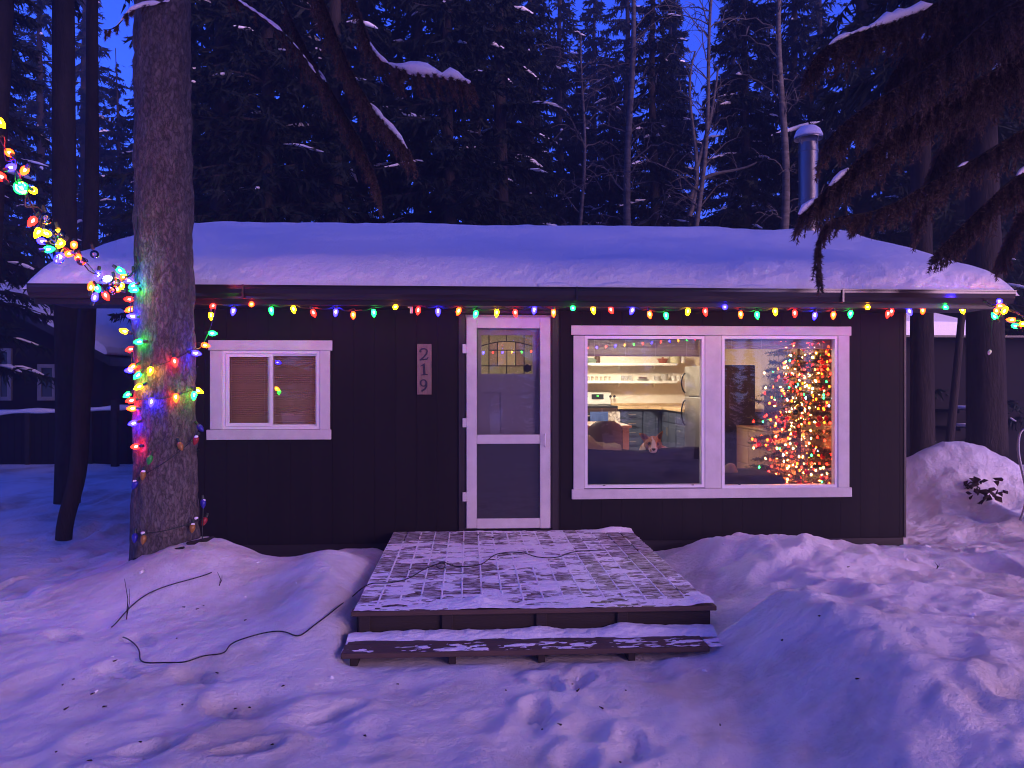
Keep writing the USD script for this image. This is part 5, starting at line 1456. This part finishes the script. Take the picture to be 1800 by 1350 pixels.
# dead plant in the heap
hp_ = on_ground(1728, 868)
dp = thing("dead_plant", "clump of brown dead leaves poking out of the snow heap at the right", "plant", hp_)
leaf_m = leafy("dead_leaf", (0.035, 0.018, 0.014), (0.10, 0.045, 0.03))
for px, py in ((1708, 850), (1715, 856), (1722, 868), (1735, 876), (1742, 868), (1750, 872), (1746, 862), (1712, 874), (1728, 880), (1738, 884), (1718, 846), (1754, 878), (1704, 846)):
    o = on_ground(px, py) + [0, -0.02, 0.02]
    for _ in range(3):
        pts = o + rt.normal(size=3) * [0.06, 0.02, 0.045] + rt.normal(size=(7, 3)) * [0.026, 0.016, 0.024]
        h = trimesh.convex.convex_hull(pts)
        part(dp, "dead_leaf", (np.array(h.vertices), np.array(h.faces)), leaf_m)
part(dp, "stem", tube([hp_ - [0.05, -0.05, 0.1], hp_ + [-0.06, -0.03, 0.06], hp_ + [-0.16, -0.02, 0.13], hp_ + [-0.22, -0.02, 0.08]], 0.008, 5), bark_far)
# wooden thing at the right edge
o = P(1806, 915, 0.2)
sl_ = thing("wooden_cart", "brown wooden cart side with a bent metal handle at the right edge of the yard", "cart", o)
part(sl_, "board", bx(o[0] - 0.05, o[0] + 0.45, 0.15, 0.19, o[2] + 0.05, P(1806, 795, 0.2)[2], 0.005), wood_deck)
for k_ in (0.25, 0.62):
    part(sl_, "slat", bx(o[0] - 0.055, o[0] + 0.45, 0.13, 0.149, o[2] + k_, o[2] + k_ + 0.12, 0.004), wood_rim)
hd = spline([P(1793, 915, 0.12), P(1791, 800, 0.12), P(1791, 770, 0.12), P(1796, 757, 0.12), P(1806, 753, 0.12), P(1826, 754, 0.12)], 30)
part(sl_, "handle", tube(hd, 0.014, 8), steel, smooth=True)

# ------------------------------------------------------------------ the neighbours' buildings
dark_wall = plain("dark_wall_paint", (0.014, 0.012, 0.014), 0.9, spec=0.1)
orange_wall = plain("ochre_wall_paint", (0.50, 0.20, 0.05), 0.8)
dim_pane = plain("dark_window_pane", (0.02, 0.02, 0.03), 0.1)


def snow_slab(name, poly, y0, y1, label, r=0.12):
    """A slab of snow with the cross-section poly (x, z)."""
    solo(name, plate(poly.buffer(r * 0.5).buffer(-r * 0.5).buffer(-r * 0.4).buffer(r * 0.4), y0, y1), clean_snow, label, "snow", smooth=40)


YA = 11.0
trim_far = plain("weathered_trim", (0.2, 0.2, 0.21), 0.8)
ex0, ez0 = P(193, 634, YA)[0], P(193, 634, YA)[2]
rx0, rz0 = P(-40, 512, YA)[0], P(-40, 512, YA)[2]
bx1 = PX(166, YA)
nc = thing("neighbour_cabin", "dark neighbouring cabin with a snowy gable roof and white framed windows behind the fence", "cabin", (rx0, YA, 0))
wl = 2 * rx0 - bx1
zc1 = rz0 - (bx1 - rx0) * (rz0 - ez0) / (ex0 - rx0)
part(nc, "wall", plate(Polygon([(wl, -0.3), (bx1, -0.3), (bx1, zc1 - 0.1), (rx0, rz0 - 0.1), (wl, zc1 - 0.1)]), YA + 0.4, YA + 6), dark_wall)
rp = Polygon([(2 * rx0 - ex0, ez0 - 0.05), (2 * rx0 - ex0, ez0 + 0.08), (rx0, rz0 + 0.1), (ex0, ez0 + 0.08), (ex0, ez0 - 0.12), (rx0, rz0 - 0.09)])
part(nc, "roof", plate(rp, YA, YA + 6.4), trim_dark)
top_edge = [(ex0 + 0.02, ez0 + 0.085), (ex0 - 0.1, ez0 + 0.34), (ex0 - 0.45, ez0 + 0.62), (rx0, rz0 + 0.5), (2 * rx0 - ex0 + 0.3, ez0 + 0.5), (2 * rx0 - ex0, ez0 + 0.085), (rx0, rz0 + 0.105)]
snow_slab("neighbour_roof_snow", Polygon(top_edge), YA - 0.05, YA + 6.3, "thick snow on the dark neighbouring cabin's roof")
for px0, px1, py0, py1 in ((-6, 20, 612, 704), (66, 99, 640, 704)):
    fr2 = frame(nc, "window", px0, px1, py0, py1, 0.09, YA + 0.33, YA + 0.399, trim_far, Y=YA + 0.35)
    a_, b_, c_, d_ = PX(px0, YA + .35), PX(px1, YA + .35), PZ(py1, YA + .35), PZ(py0, YA + .35)
    part(fr2, "pane", bx(a_ + 0.09, b_ - 0.09, YA + 0.36, YA + 0.39, c_ + 0.09, d_ - 0.09), dim_pane)
YB_ = 19.0
oc = thing("ochre_cabin", "ochre walled cabin with a broad snowy roof far behind the left fence", "cabin", (PX(200, YB_), YB_, 0))
part(oc, "wall", bx(PX(130, YB_), PX(330, YB_), YB_ + 0.3, YB_ + 5, -0.4, PZ(652, YB_)), orange_wall)
part(oc, "roof", bx(PX(125, YB_), PX(335, YB_), YB_ - 0.3, YB_ + 5.5, PZ(655, YB_), PZ(651, YB_)), trim_dark)
za, zb2 = PZ(651, YB_) + 0.003, PZ(593, YB_ + 3)
v = np.array([[PX(128, YB_), YB_ - 0.3, za], [PX(332, YB_), YB_ - 0.3, za], [PX(332, YB_), YB_ - 0.25, za + 0.35], [PX(128, YB_), YB_ - 0.25, za + 0.35], [PX(135, YB_), YB_ + 3, zb2], [PX(325, YB_), YB_ + 3, zb2], [PX(135, YB_), YB_ + 5.4, za], [PX(325, YB_), YB_ + 5.4, za]])
h = trimesh.convex.convex_hull(v)
solo("ochre_cabin_roof_snow", (np.array(h.vertices), np.array(h.faces)), clean_snow, "deep even snow on the ochre cabin's roof", "snow")
for px0, px1, py0, py1, Y_, lab, nm in ((188, 236, 655, 690, 14.5, "small dark shed with a rounded snow hood left of the big trunk", "small_shed"), (120, 166, 652, 690, 15.5, "small dark shed with a snow hood half behind the two thin trunks", "small_shed")):
    sh = thing(nm, lab, "shed", (PX((px0 + px1) / 2, Y_), Y_, 0))
    part(sh, "wall", bx(PX(px0 + 6, Y_), PX(px1 - 4, Y_), Y_ + 0.15, Y_ + 1.6, -0.3, PZ(py1, Y_) - 0.06), dark_wall)
    part(sh, "roof", bx(PX(px0, Y_), PX(px1, Y_), Y_, Y_ + 1.8, PZ(py1, Y_) - 0.058, PZ(py1, Y_)), trim_dark)
    a_, b_, c_, d_ = PX(px0, Y_), PX(px1, Y_), PZ(py1, Y_) + 0.002, PZ(py0, Y_)
    solo("shed_snow", hull(((a_ + 0.04, Y_ + 0.05, c_ + 0.04), 0.03), ((b_ - 0.04, Y_ + 0.05, c_ + 0.04), 0.03), ((a_ + 0.22, Y_ + 0.4, d_ - 0.15), 0.15), ((b_ - 0.22, Y_ + 0.4, d_ - 0.15), 0.15), ((a_ + 0.04, Y_ + 1.7, c_ + 0.04), 0.03), ((b_ - 0.04, Y_ + 1.7, c_ + 0.04), 0.03)), clean_snow, "rounded snow hood on the shed " + ("left of the big trunk" if px0 > 150 else "behind the two thin trunks"), "snow", smooth=60)
YF = 10.2
fn = thing("yard_fence", "low dark board fence capped with snow across the left background", "fence", (PX(100, YF), YF, 0))
fz_l, fz_r = PZ(722, YF), PZ(714, YF)
xa_, xb_ = PX(-260, YF), PX(300, YF)
fzz = lambda X: fz_l + (fz_r - fz_l) * (X - PX(0, YF)) / (PX(240, YF) - PX(0, YF))
X = xa_
while X < xb_:
    w_ = 0.145
    part(fn, "board", bx(X, X + w_ - 0.008, YF, YF + 0.02, -0.5, fzz(X) - 0.06), dark_wall)
    X += w_
part(fn, "top_rail", bx(xa_, xb_, YF - 0.03, YF + 0.05, fzz(xa_) - 0.06, fzz(xa_) - 0.03), dark_wall)
for px in (50, 160):
    part(fn, "post", bx(PX(px, YF) - 0.05, PX(px, YF) + 0.05, YF - 0.06, YF - 0.001, -0.5, fzz(PX(px, YF)) - 0.065), bark_far)
xx_ = np.linspace(xa_, xb_, 160)
solo("fence_snow", tube(np.stack([xx_, np.full(160, YF + 0.01), np.array([fzz(q) for q in xx_]) - 0.02 + 0.015 * np.sin(xx_ * 3)], 1), 0.055 + 0.012 * np.sin(xx_ * 7), 8), clean_snow, "snow lying along the top of the left fence", "snow", smooth=True)
gp_ = thing("gate_post", "thick dark wooden post standing just before the fence left of the big trunk", "post", (PX(201, 9.6), 9.6, 0))
part(gp_, "post", bx(PX(196, 9.6), PX(207, 9.6), 9.55, 9.7, -0.4, PZ(702, 9.6), 0.01), bark_far)
# right side: shed and tall house
YS = 6.2
rsd = thing("garden_shed", "dark wooden shed with a snow covered roof behind the cabin's right corner", "shed", (PX(1680, YS), YS, 0))
part(rsd, "wall", bx(PX(1560, YS), PX(1850, YS), YS + 0.4, YS + 3, -0.3, PZ(588, YS)), dark_wall)
part(rsd, "roof", bx(PX(1550, YS), PX(1860, YS), YS, YS + 3.3, PZ(590, YS), PZ(586.5, YS)), trim_dark)
v = np.array([[PX(1552, YS), YS + 0.02, PZ(586.2, YS)], [PX(1724, YS), YS + 0.02, PZ(586.2, YS)], [PX(1552, YS), YS + 0.06, PZ(560, YS)], [PX(1718, YS), YS + 0.06, PZ(562, YS)], [PX(1552, YS), YS + 1.6, PZ(530, YS + 1.6)], [PX(1690, YS), YS + 1.6, PZ(536, YS + 1.6)], [PX(1552, YS), YS + 3.2, PZ(586, YS)], [PX(1700, YS), YS + 3.2, PZ(586, YS)]])
h = trimesh.convex.convex_hull(v)
solo("shed_snow", (np.array(h.vertices), np.array(h.faces)), clean_snow, "slab of snow on the shed behind the cabin's right corner", "snow")
for px0, px1, py, lab in ((1688, 1710, 717, "upper"), (1690, 1720, 748, "lower")):
    o = P((px0 + px1) / 2, py, YS - 0.3)
    pl_ = thing("wood_pile_shelf", f"{lab} dark plank with a strip of snow before the shed", "plank", o)
    part(pl_, "plank", bx(PX(px0 - 14, YS - .3), PX(px1 + 14, YS - .3), YS - 0.5, YS + 0.39, o[2] - 0.09, o[2] - 0.035), dark_wall)
    part(pl_, "snow", rb(PX(px0, YS - .3), PX(px1, YS - .3), YS - 0.5, YS - 0.1, o[2] - 0.034, o[2] + 0.035, 0.03), clean_snow, smooth=40)
YT = 12.0
th_ = thing("tall_house", "tall dark house with a snowy roof edge behind the trees at the right", "house", (PX(1850, YT), YT, 0))
part(th_, "wall", bx(PX(1750, YT), PX(2000, YT), YT + 0.3, YT + 6, -0.3, PZ(350, YT)), dark_wall)
part(th_, "roof", bx(PX(1740, YT), PX(2010, YT), YT, YT + 6.4, PZ(350, YT), PZ(343, YT)), trim_dark)
part(th_, "snow", rb(PX(1742, YT), PX(2008, YT), YT + 0.05, YT + 6.3, PZ(342.5, YT), PZ(313, YT), 0.14), clean_snow, smooth=40)


# ------------------------------------------------------------------ forest
def spruce_parts(seed, H, R, clear, dens=1.0, drop=0.45, snowy=0.17, bw=0.42):
    r = np.random.default_rng(seed)
    zs = np.linspace(0, H, 26)
    r0 = 0.011 * H + 0.03
    trunk = tube(np.stack([0.06 * np.sin(zs * 0.5 + seed), 0.05 * np.cos(zs * 0.4 + seed), zs], 1), np.maximum(r0 * (1 - zs / H) ** 0.8, 0.015) * (1 + 0.35 * np.exp(-zs / 0.3)), 10)
    B_, D_, Ls, Ws, sn, wood = [], [], [], [], [], []
    z = clear
    while z < H - 0.3:
        fr_ = 1 - (z - clear * 0.3) / (H - clear * 0.3)
        nbr = int(r.integers(5, 9) * dens) + 1
        for a in r.uniform(0, 2 * np.pi, nbr):
            L_ = R * (fr_ ** 0.75) * r.uniform(0.45, 1.1)
            if L_ < 0.15: continue
            sparse = r.random() < 0.12
            n = max(4, int(L_ / 0.20))
            t_ = np.linspace(0, 1, n)
            dz = 0.18 * L_ * t_ - drop * L_ * t_ ** 1.5 + 0.22 * L_ * np.clip(t_ - 0.75, 0, 1)
            path = np.stack([math.cos(a) * L_ * t_, math.sin(a) * L_ * t_, z + dz], 1)
            wood.append(tube(path, np.linspace(0.012 + 0.010 * L_, 0.006, n), 3, caps=False))
            tx = np.array([math.cos(a), math.sin(a), 0]); sx_ = np.array([-math.sin(a), math.cos(a), 0])
            k_ = int(L_ * (31 if not sparse else 6))
            tt = r.random(k_) ** 0.75
            o = np.stack([np.interp(tt, t_, path[:, q]) for q in range(3)], 1)
            sgn = r.choice([-1, 1], k_)[:, None]
            d_ = sx_ * sgn * r.uniform(0.1, 1.0, (k_, 1)) + tx * r.uniform(0.1, 0.9, (k_, 1)) + np.array([0, 0, 1.0]) * r.uniform(-1.3, 0.05, (k_, 1))
            d_ /= np.linalg.norm(d_, axis=1, keepdims=True)
            ll = r.uniform(0.45, 1.1, k_) * bw * (0.45 + 0.75 * np.sin(np.pi * np.clip(tt * 0.85 + 0.12, 0, 1))) * min(1.0, 0.5 + L_ / 2.5)
            B_.append(o); D_.append(d_); Ls.append(ll); Ws.append(r.uniform(0.06, 0.12, k_))
            # small side sprays off each twig
            o2 = o + d_ * (ll * r.uniform(0.3, 0.8, k_))[:, None]
            d2_ = d_ * 0.6 + r.normal(size=(k_, 3)) * 0.6; d2_ /= np.linalg.norm(d2_, axis=1, keepdims=True)
            B_.append(o2); D_.append(d2_); Ls.append(ll * 0.5); Ws.append(r.uniform(0.04, 0.08, k_))
            if r.random() < snowy and L_ > 0.5:
                a0 = r.uniform(0.25, 0.7); i0, i1 = int(a0 * n), min(n, int((a0 + r.uniform(0.2, 0.4)) * n) + 2)
                sg_ = path[i0:i1]
                if len(sg_) >= 3:
                    e_ = np.sin(np.linspace(0.25, np.pi - 0.25, len(sg_)))
                    rd = r.uniform(0.03, 0.065) * e_
                    sn.append(tube(sg_ + np.stack([0 * rd, 0 * rd, rd * 0.8 + 0.01], 1), rd, 6))
        z += r.uniform(0.22, 0.42) / dens
    B_, D_, Ls, Ws = np.vstack(B_), np.vstack(D_), np.concatenate(Ls), np.concatenate(Ws)
    return trunk, cat_mesh(wood), blades(B_, D_, Ls, Ws, r), (cat_mesh(sn) if sn else None)


protos = {}


def make_spruce(name, key, seed, loc, label, **kw):
    t_ = thing(name, label, "tree", loc, group="snow flecked spruces behind the cabin")
    tr, wd, lv, sn = spruce_parts(seed, **kw)
    part(t_, "trunk", tr, bark_far, smooth=True, rel=True)
    part(t_, "branches", wd, bark_far, rel=True, kind="stuff")
    part(t_, "crown", lv, needles, rel=True, kind="stuff")
    if sn: part(t_, "branch_snow", sn, clean_snow, rel=True, kind="stuff", smooth=True)
    protos[key] = t_
    return t_


SPECIAL = {(385, 16.5): "spruce rising behind the roof just right of the big trunk", (465, 16): "low branched spruce behind the roof above the small window", (590, 16.8): "spruce behind the roof left of the house number's column",
           (735, 19): "spruce standing behind the roof above the house number sign", (790, 17): "bushy spruce behind the roof above the storm door's left edge", (880, 18): "spruce behind the roof above the storm door", (1072, 23): "small spruce close left of the tall straight birch",
           (1150, 20): "narrow spruce with open sky to its right, right of the straight birch", (1310, 19): "full spruce left of the grey birch by the chimney", (1395, 22): "spruce directly behind the chimney pipe", (1512, 17): "spruce with a thick bare lower trunk right of the chimney",
           (1690, 15.5): "spruce behind the garden shed, mostly hidden by near boughs", (1015, 24): "small pointed spruce between the two thin birches"}
LABEL_F = "tall dark spruce flecked with snow, one of the dense forest behind the cabin"
KW = {"a": dict(seed=101, H=17, R=2.6, clear=1.2), "b": dict(seed=102, H=19, R=2.3, clear=2.6, dens=0.95), "c": dict(seed=103, H=15, R=2.0, clear=0.8, dens=1.15), "d": dict(seed=104, H=20, R=2.7, clear=3.6, dens=0.85, snowy=0.2)}
# (pixel column, distance, kind, scale, turn)
FOREST = [(10, 31, "b", 1.1, 0.3), (205, 31, "c", 1.4, 0.6), (258, 32, "a", 1.2, 2.6), (335, 21, "d", 1.0, 4.0), (70, 29, "d", 1.0, 1.1), (150, 34, "b", 1.2, 2.0), (385, 16.5, "d", 1.0, 0.4), (430, 21, "c", 1.1, 1.2), (465, 16, "a", 1.0, 2.2), (520, 19, "b", 1.0, 5.1), (590, 16.8, "d", 1.0, 1.9),
          (640, 20, "c", 1.2, 0.9), (735, 19, "b", 1.05, 2.9), (790, 17, "a", 1.0, 0.1), (835, 21, "d", 1.0, 4.2), (880, 18, "b", 0.95, 1.4), (935, 23, "c", 1.15, 2.0), (1072, 23, "c", 0.8, 4.4), (1150, 20, "b", 0.80, 2.4), (1015, 24, "c", 0.85, 3.0), (985, 27, "b", 1.0, 3.1), (1045, 30, "a", 1.1, 0.8), (1100, 28, "d", 1.0, 1.8), (1180, 34, "c", 1.4, 2.8), (1285, 30, "c", 1.3, 5.0), (1350, 33, "a", 1.2, 0.5), (1440, 27, "b", 1.05, 3.9), (1580, 25, "a", 0.95, 2.7), (900, 30, "a", 1.1, 1.0), (1180, 27, "c", 1.1, 3.6),
          (1310, 19, "a", 0.86, 1.1), (1395, 22, "b", 0.95, 0.2), (1512, 17, "d", 1.0, 5.2), (1640, 18, "b", 1.0, 1.6), (1690, 15.5, "a", 0.9, 4.7), (1750, 20, "c", 1.2, 0.5), (1800, 16, "a", 1.0, 3.4), (1860, 20, "b", 1.0, 2.1), (1930, 17, "a", 1.0, 1.2),
          (-60, 30, "a", 1.1, 2.2), (-25, 16.3, "b", 0.85, 3.3), (-130, 28, "c", 1.3, 0.9), (410, 32, "b", 1.1, 4.9), (310, 31, "c", 1.3, 1.9), (1680, 28, "b", 1.0, 0.7), (1790, 27, "a", 1.1, 2.5)]
for px, dist, kind, sc, turn in FOREST:
    Y_ = dist - 7.6
    loc = (PX(px, Y_), Y_, -0.15)
    if kind not in protos:
        make_spruce("spruce_tree", kind, KW[kind]["seed"], loc, SPECIAL.get((px, dist), LABEL_F), **{q: w for q, w in KW[kind].items() if q != "seed"})
    else:
        copy_of(protos[kind], loc, turn, sc, SPECIAL.get((px, dist), LABEL_F))


def bare_trunk(name, label, pts, radii, crown_from, seed, R=1.6, m=None):
    t_ = thing(name, label, "tree", pts[0])
    path = spline(pts, 60)
    part(t_, "trunk", tube(path, np.interp(np.linspace(0, 1, 60), np.linspace(0, 1, len(radii)), radii), 14), m or bark_far, smooth=True)
    tr, wd, lv, sn = spruce_parts(seed, H=9, R=R, clear=0.3, dens=0.7)
    zt_ = crown_from
    o = path[np.argmin(np.abs(path[:, 2] - zt_))]
    part(t_, "branches", (wd[0] + o, wd[1]), bark_far, kind="stuff")
    part(t_, "crown", (lv[0] + o, lv[1]), needles, kind="stuff")
    return t_


bare_trunk("thin_tree", "dark thin tree with a bent foot at the left, nearer of two trunks", [P(112, 948, 1.1), P(122, 890, 1.1), P(134, 845, 1.12), P(142, 740, 1.15), P(150, 600, 1.2), P(158, 450, 1.25), P(162, 200, 1.3), P(164, -150, 1.4)], [0.085, 0.09, 0.10, 0.085, 0.075, 0.065, 0.06, 0.05], 8.2, 111, 1.2)
bare_trunk("thin_tree", "dark straight tree at the left, the farther and thicker of two trunks", [P(118, 884, 3.4), P(120, 780, 3.4), P(118, 600, 3.4), P(114, 400, 3.4), P(112, 150, 3.4), P(110, -200, 3.4)], [0.17, 0.16, 0.155, 0.15, 0.14, 0.12], 7.4, 112, 1.8)
bare_trunk("edge_tree", "dark trunk leaning at the top left corner of the picture", [P(-40, 760, 3.0), P(-20, 400, 3.0), P(-2, 100, 3.0), P(6, -60, 3.0), P(16, -300, 3.0)], [0.2, 0.17, 0.15, 0.14, 0.1], 8.5, 113, 1.5)
bare_trunk("shed_tree", "dark trunk close behind the cabin's right corner", [P(1622, 850, 3.2), P(1620, 500, 3.2), P(1616, 100, 3.2), P(1610, -200, 3.2)], [0.17, 0.15, 0.13, 0.1], 6.0, 114, 1.8)
bare_trunk("shed_tree", "broad dark trunk before the shed at the right", [P(1735, 800, 3.6), P(1730, 500, 3.6), P(1722, 100, 3.6), P(1716, -200, 3.6)], [0.28, 0.24, 0.2, 0.16], 5.6, 115, 2.0)
bare_trunk("leaning_tree", "thin leaning trunk before the shed at the right", [P(1668, 790, 5.0), P(1678, 690, 5.0), P(1690, 560, 5.0), P(1705, 300, 5.0)], [0.07, 0.06, 0.05, 0.04], 7.0, 116, 0.8)


def birch(name, label, foot, top_px, r0, seed, twig=26, spread=0.9, limbs=()):
    """A leafless tree: foot (px, py, Y), top (px, py)."""
    r = np.random.default_rng(seed)
    Y = foot[2]
    a, b_ = P(foot[0], foot[1], Y), P(top_px[0], top_px[1], Y)
    t_ = thing(name, label, "tree", a)
    ts = np.linspace(0, 1, 30)[:, None]
    path = a + (b_ - a) * ts + 0.06 * np.stack([np.sin(ts[:, 0] * 9 + seed), np.cos(ts[:, 0] * 7), 0 * ts[:, 0]], 1)
    part(t_, "trunk", tube(path, np.linspace(r0, r0 * 0.35, 30), 9), birch_bark, smooth=True)
    fine_ = []
    for k_ in range(twig):
        o = path[r.integers(8, 30)]
        az = r.uniform(0, 2 * np.pi); L_ = r.uniform(0.5, 1.6) * spread
        d_ = np.array([math.cos(az), math.sin(az) * 0.6, r.uniform(0.5, 1.4)]); d_ /= np.linalg.norm(d_)
        q = np.linspace(0, 1, 8)[:, None]
        pth_ = o + d_ * L_ * q + np.array([0, 0, -0.35 * L_]) * q ** 2 + r.normal(0, 0.02, (8, 3))
        fine_.append(tube(pth_, np.linspace(0.016, 0.005, 8), 4, caps=False))
        for _ in range(6):
            o2 = pth_[r.integers(2, 8)]; d2 = d_ * 0.5 + r.normal(size=3) * 0.6; d2 /= np.linalg.norm(d2); l2 = r.uniform(0.2, 0.6) * spread
            p2 = o2 + d2 * l2 * q + np.array([0, 0, -0.4 * l2]) * q ** 2
            fine_.append(tube(p2, np.linspace(0.008, 0.004, 8), 3, caps=False))
    for lb in limbs:
        part(t_, "limb", tube(spline([P(x_, y_, Y) for x_, y_ in lb], 20), np.linspace(0.06, 0.02, 20), 7), birch_bark, smooth=True)
        lp = spline([P(x_, y_, Y) for x_, y_ in lb], 20)
        for _ in range(10):
            o2 = lp[r.integers(4, 20)]; d2 = r.normal(size=3) + [0, 0, 0.4]; d2 /= np.linalg.norm(d2); l2 = r.uniform(0.3, 1.0)
            p2 = o2 + d2 * l2 * np.linspace(0, 1, 8)[:, None] + np.array([0, 0, -0.3 * l2]) * np.linspace(0, 1, 8)[:, None] ** 2
            fine_.append(tube(p2, np.linspace(0.010, 0.004, 8), 3, caps=False))
    part(t_, "twigs", cat_mesh(fine_), birch_bark, kind="stuff")


birch("birch_tree", "pale slender birch trunk rising straight behind the roof's middle", (1102, 640, 8.4), (1112, -140), 0.10, 1)
birch("birch_tree", "thin pale birch left of the tall straight one behind the roof", (1018, 640, 9.5), (1026, 60), 0.06, 2)
birch("birch_tree", "leafless forked tree against the bright sky left of the chimney", (1205, 640, 10.0), (1262, -80), 0.075, 3, 40, 1.3, limbs=[((1212, 380), (1225, 300), (1215, 200), (1222, 90)), ((1214, 350), (1245, 310), (1285, 300), (1330, 285)), ((1222, 300), (1250, 200), (1262, 120))])
birch("birch_tree", "grey birch trunk just left of the chimney", (1376, 640, 9.0), (1374, -100), 0.115, 4, 24)

# boughs of a near spruce reaching in from the right
rx_ = PX(2010, -2.2)
nr = thing("near_spruce", "spruce outside the right edge whose brown snow dotted boughs hang into the view", "tree", (rx_, -2.2, 0))
part(nr, "trunk", trunk_mesh(rx_, -2.2, -0.1, 9, lambda z: 0.2 - 0.006 * np.asarray(z), nth=40, nz=60, seed=4), bark, smooth=True)
rn = np.random.default_rng(55)
T0 = np.array([rx_ - 0.15, -2.2, 0])
NB = dict(spacing=0.014, nl=0.032, nw=0.0075, per=100, spread=0.75)
bough(nr, [T0 + [0, 0, 4.9]] + via((1830, -50, -2.4), (1650, 5, -2.5), (1540, 46, -2.6), (1478, 68, -2.65), (1418, 128, -2.7)), rn, 0.02, 2.0, 0.42, snow_at=((0.62, 0.80, 0.05), (0.8, 0.93, 0.03)), **NB)
bough(nr, [T0 + [0, 0, 4.6]] + via((1850, -20, -2.8), (1755, 22, -2.85), (1690, 75, -2.9), (1600, 140, -2.95), (1500, 205, -3.0), (1448, 255, -3.0)), rn, 0.018, 2.2, 0.45, snow_at=((0.28, 0.36, 0.04), (0.40, 0.46, 0.02)), **NB)
bough(nr, [T0 + [0, 0, 4.2]] + via((1860, 70, -2.6), (1700, 150, -2.7), (1590, 215, -2.75), (1500, 290, -2.8), (1440, 345, -2.8), (1404, 378, -2.8)), rn, 0.018, 2.0, 0.42, snow_at=((0.87, 0.93, 0.03), (0.96, 1.0, 0.035)), **NB)
bough(nr, [T0 + [0, 0, 3.9]] + via((1860, 190, -2.3), (1730, 270, -2.4), (1620, 330, -2.4), (1520, 375, -2.45), (1452, 395, -2.45), (1437, 440, -2.45), (1440, 490, -2.45)), rn, 0.014, 1.2, 0.26, snow_at=((0.50, 0.54, 0.02),), **NB)
bough(nr, [T0 + [0, 0, 3.8]] + via((1870, 250, -2.0), (1775, 320, -2.1), (1700, 390, -2.1), (1650, 440, -2.15)), rn, 0.014, 2.2, 0.40, snow_at=((0.42, 0.55, 0.025),), **NB)
bough(nr, [T0 + [0, 0, 4.4]] + via((1850, 20, -1.9), (1760, 110, -2.0), (1690, 200, -2.0), (1640, 300, -2.05), (1610, 390, -2.05)), rn, 0.018, 2.6, 0.45, snow_at=((0.45, 0.5, 0.025),), **NB)
bough(nr, [T0 + [0, 0, 4.7]] + via((1800, -40, -2.2), (1690, 40, -2.2), (1600, 90, -2.25), (1560, 150, -2.25), (1540, 240, -2.25), (1530, 300, -2.25)), rn, 0.018, 2.2, 0.42, snow_at=((0.60, 0.64, 0.035),), **NB)
bough(nr, [T0 + [0, 0, 3.6]] + via((1900, 180, -1.7), (1840, 280, -1.75), (1790, 380, -1.75), (1760, 450, -1.75)), rn, 0.016, 2.4, 0.4, **NB)

# spruces round the yard, beside and behind the viewer
t_ = thing("yard_spruce", "tall bare legged spruce standing round the yard outside the frame", "tree", (7.0, -7.2, 0), group="spruces round the yard")
tr, wd, lv, sn = spruce_parts(131, H=17, R=2.3, clear=4.7, dens=1.25)
part(t_, "trunk", tr, bark_far, smooth=True, rel=True)
part(t_, "branches", wd, bark_far, rel=True, kind="stuff")
part(t_, "crown", lv, needles, rel=True, kind="stuff")
for x_, y_, s_ in ((5.2, -9.0, 1.0), (9.0, -5.4, 1.0), (11.0, -3.2, 1.0), (8.6, -9.6, 1.1), (3.2, -12.2, 1.0), (0.4, -13.6, 1.05), (-2.6, -13.0, 1.0), (-5.2, -12.0, 1.0), (-7.6, -9.6, 1.0), (-8.8, -6.4, 1.0), (5.6, -14.0, 1.0), (-1.0, -17.0, 1.1)):
    copy_of(t_, (x_, y_, -0.1), x_ * 1.7, s_)

for n_ in range(12):
    copy_of(protos["ca"[n_ % 2]], (1.5 + n_ * 1.05, -17.5 - (n_ % 3) * 0.8, -0.1), n_ * 2.1, 0.27, "young knee branched spruce in the hedge behind the viewer", "young spruces behind the viewer")
for n_, x_ in enumerate((-13, -10.4, -8, -5.5, -3.2, -0.8, 1.5, 3.6, 5.9, 8.0)):
    copy_of(protos["ac"[n_ % 2]], (x_, -22.5 - (n_ % 3) * 1.3, -0.1), n_ * 1.3, 0.8, "low branched spruce in the forest edge behind the viewer", "forest edge behind the viewer")

# ------------------------------------------------------------------ the frosty air
hz = 0.0034
if hz > 0:
    air = mat("frosty_air", {"v": ("principled_volume", {"color": (0.55, 0.68, 1.0), "density": hz, "anisotropy": 0.3})}, volume="v.volume")
    solo("haze", bx(-165, 165, -65, 305, -2.5, 30), air, kind="stuff")
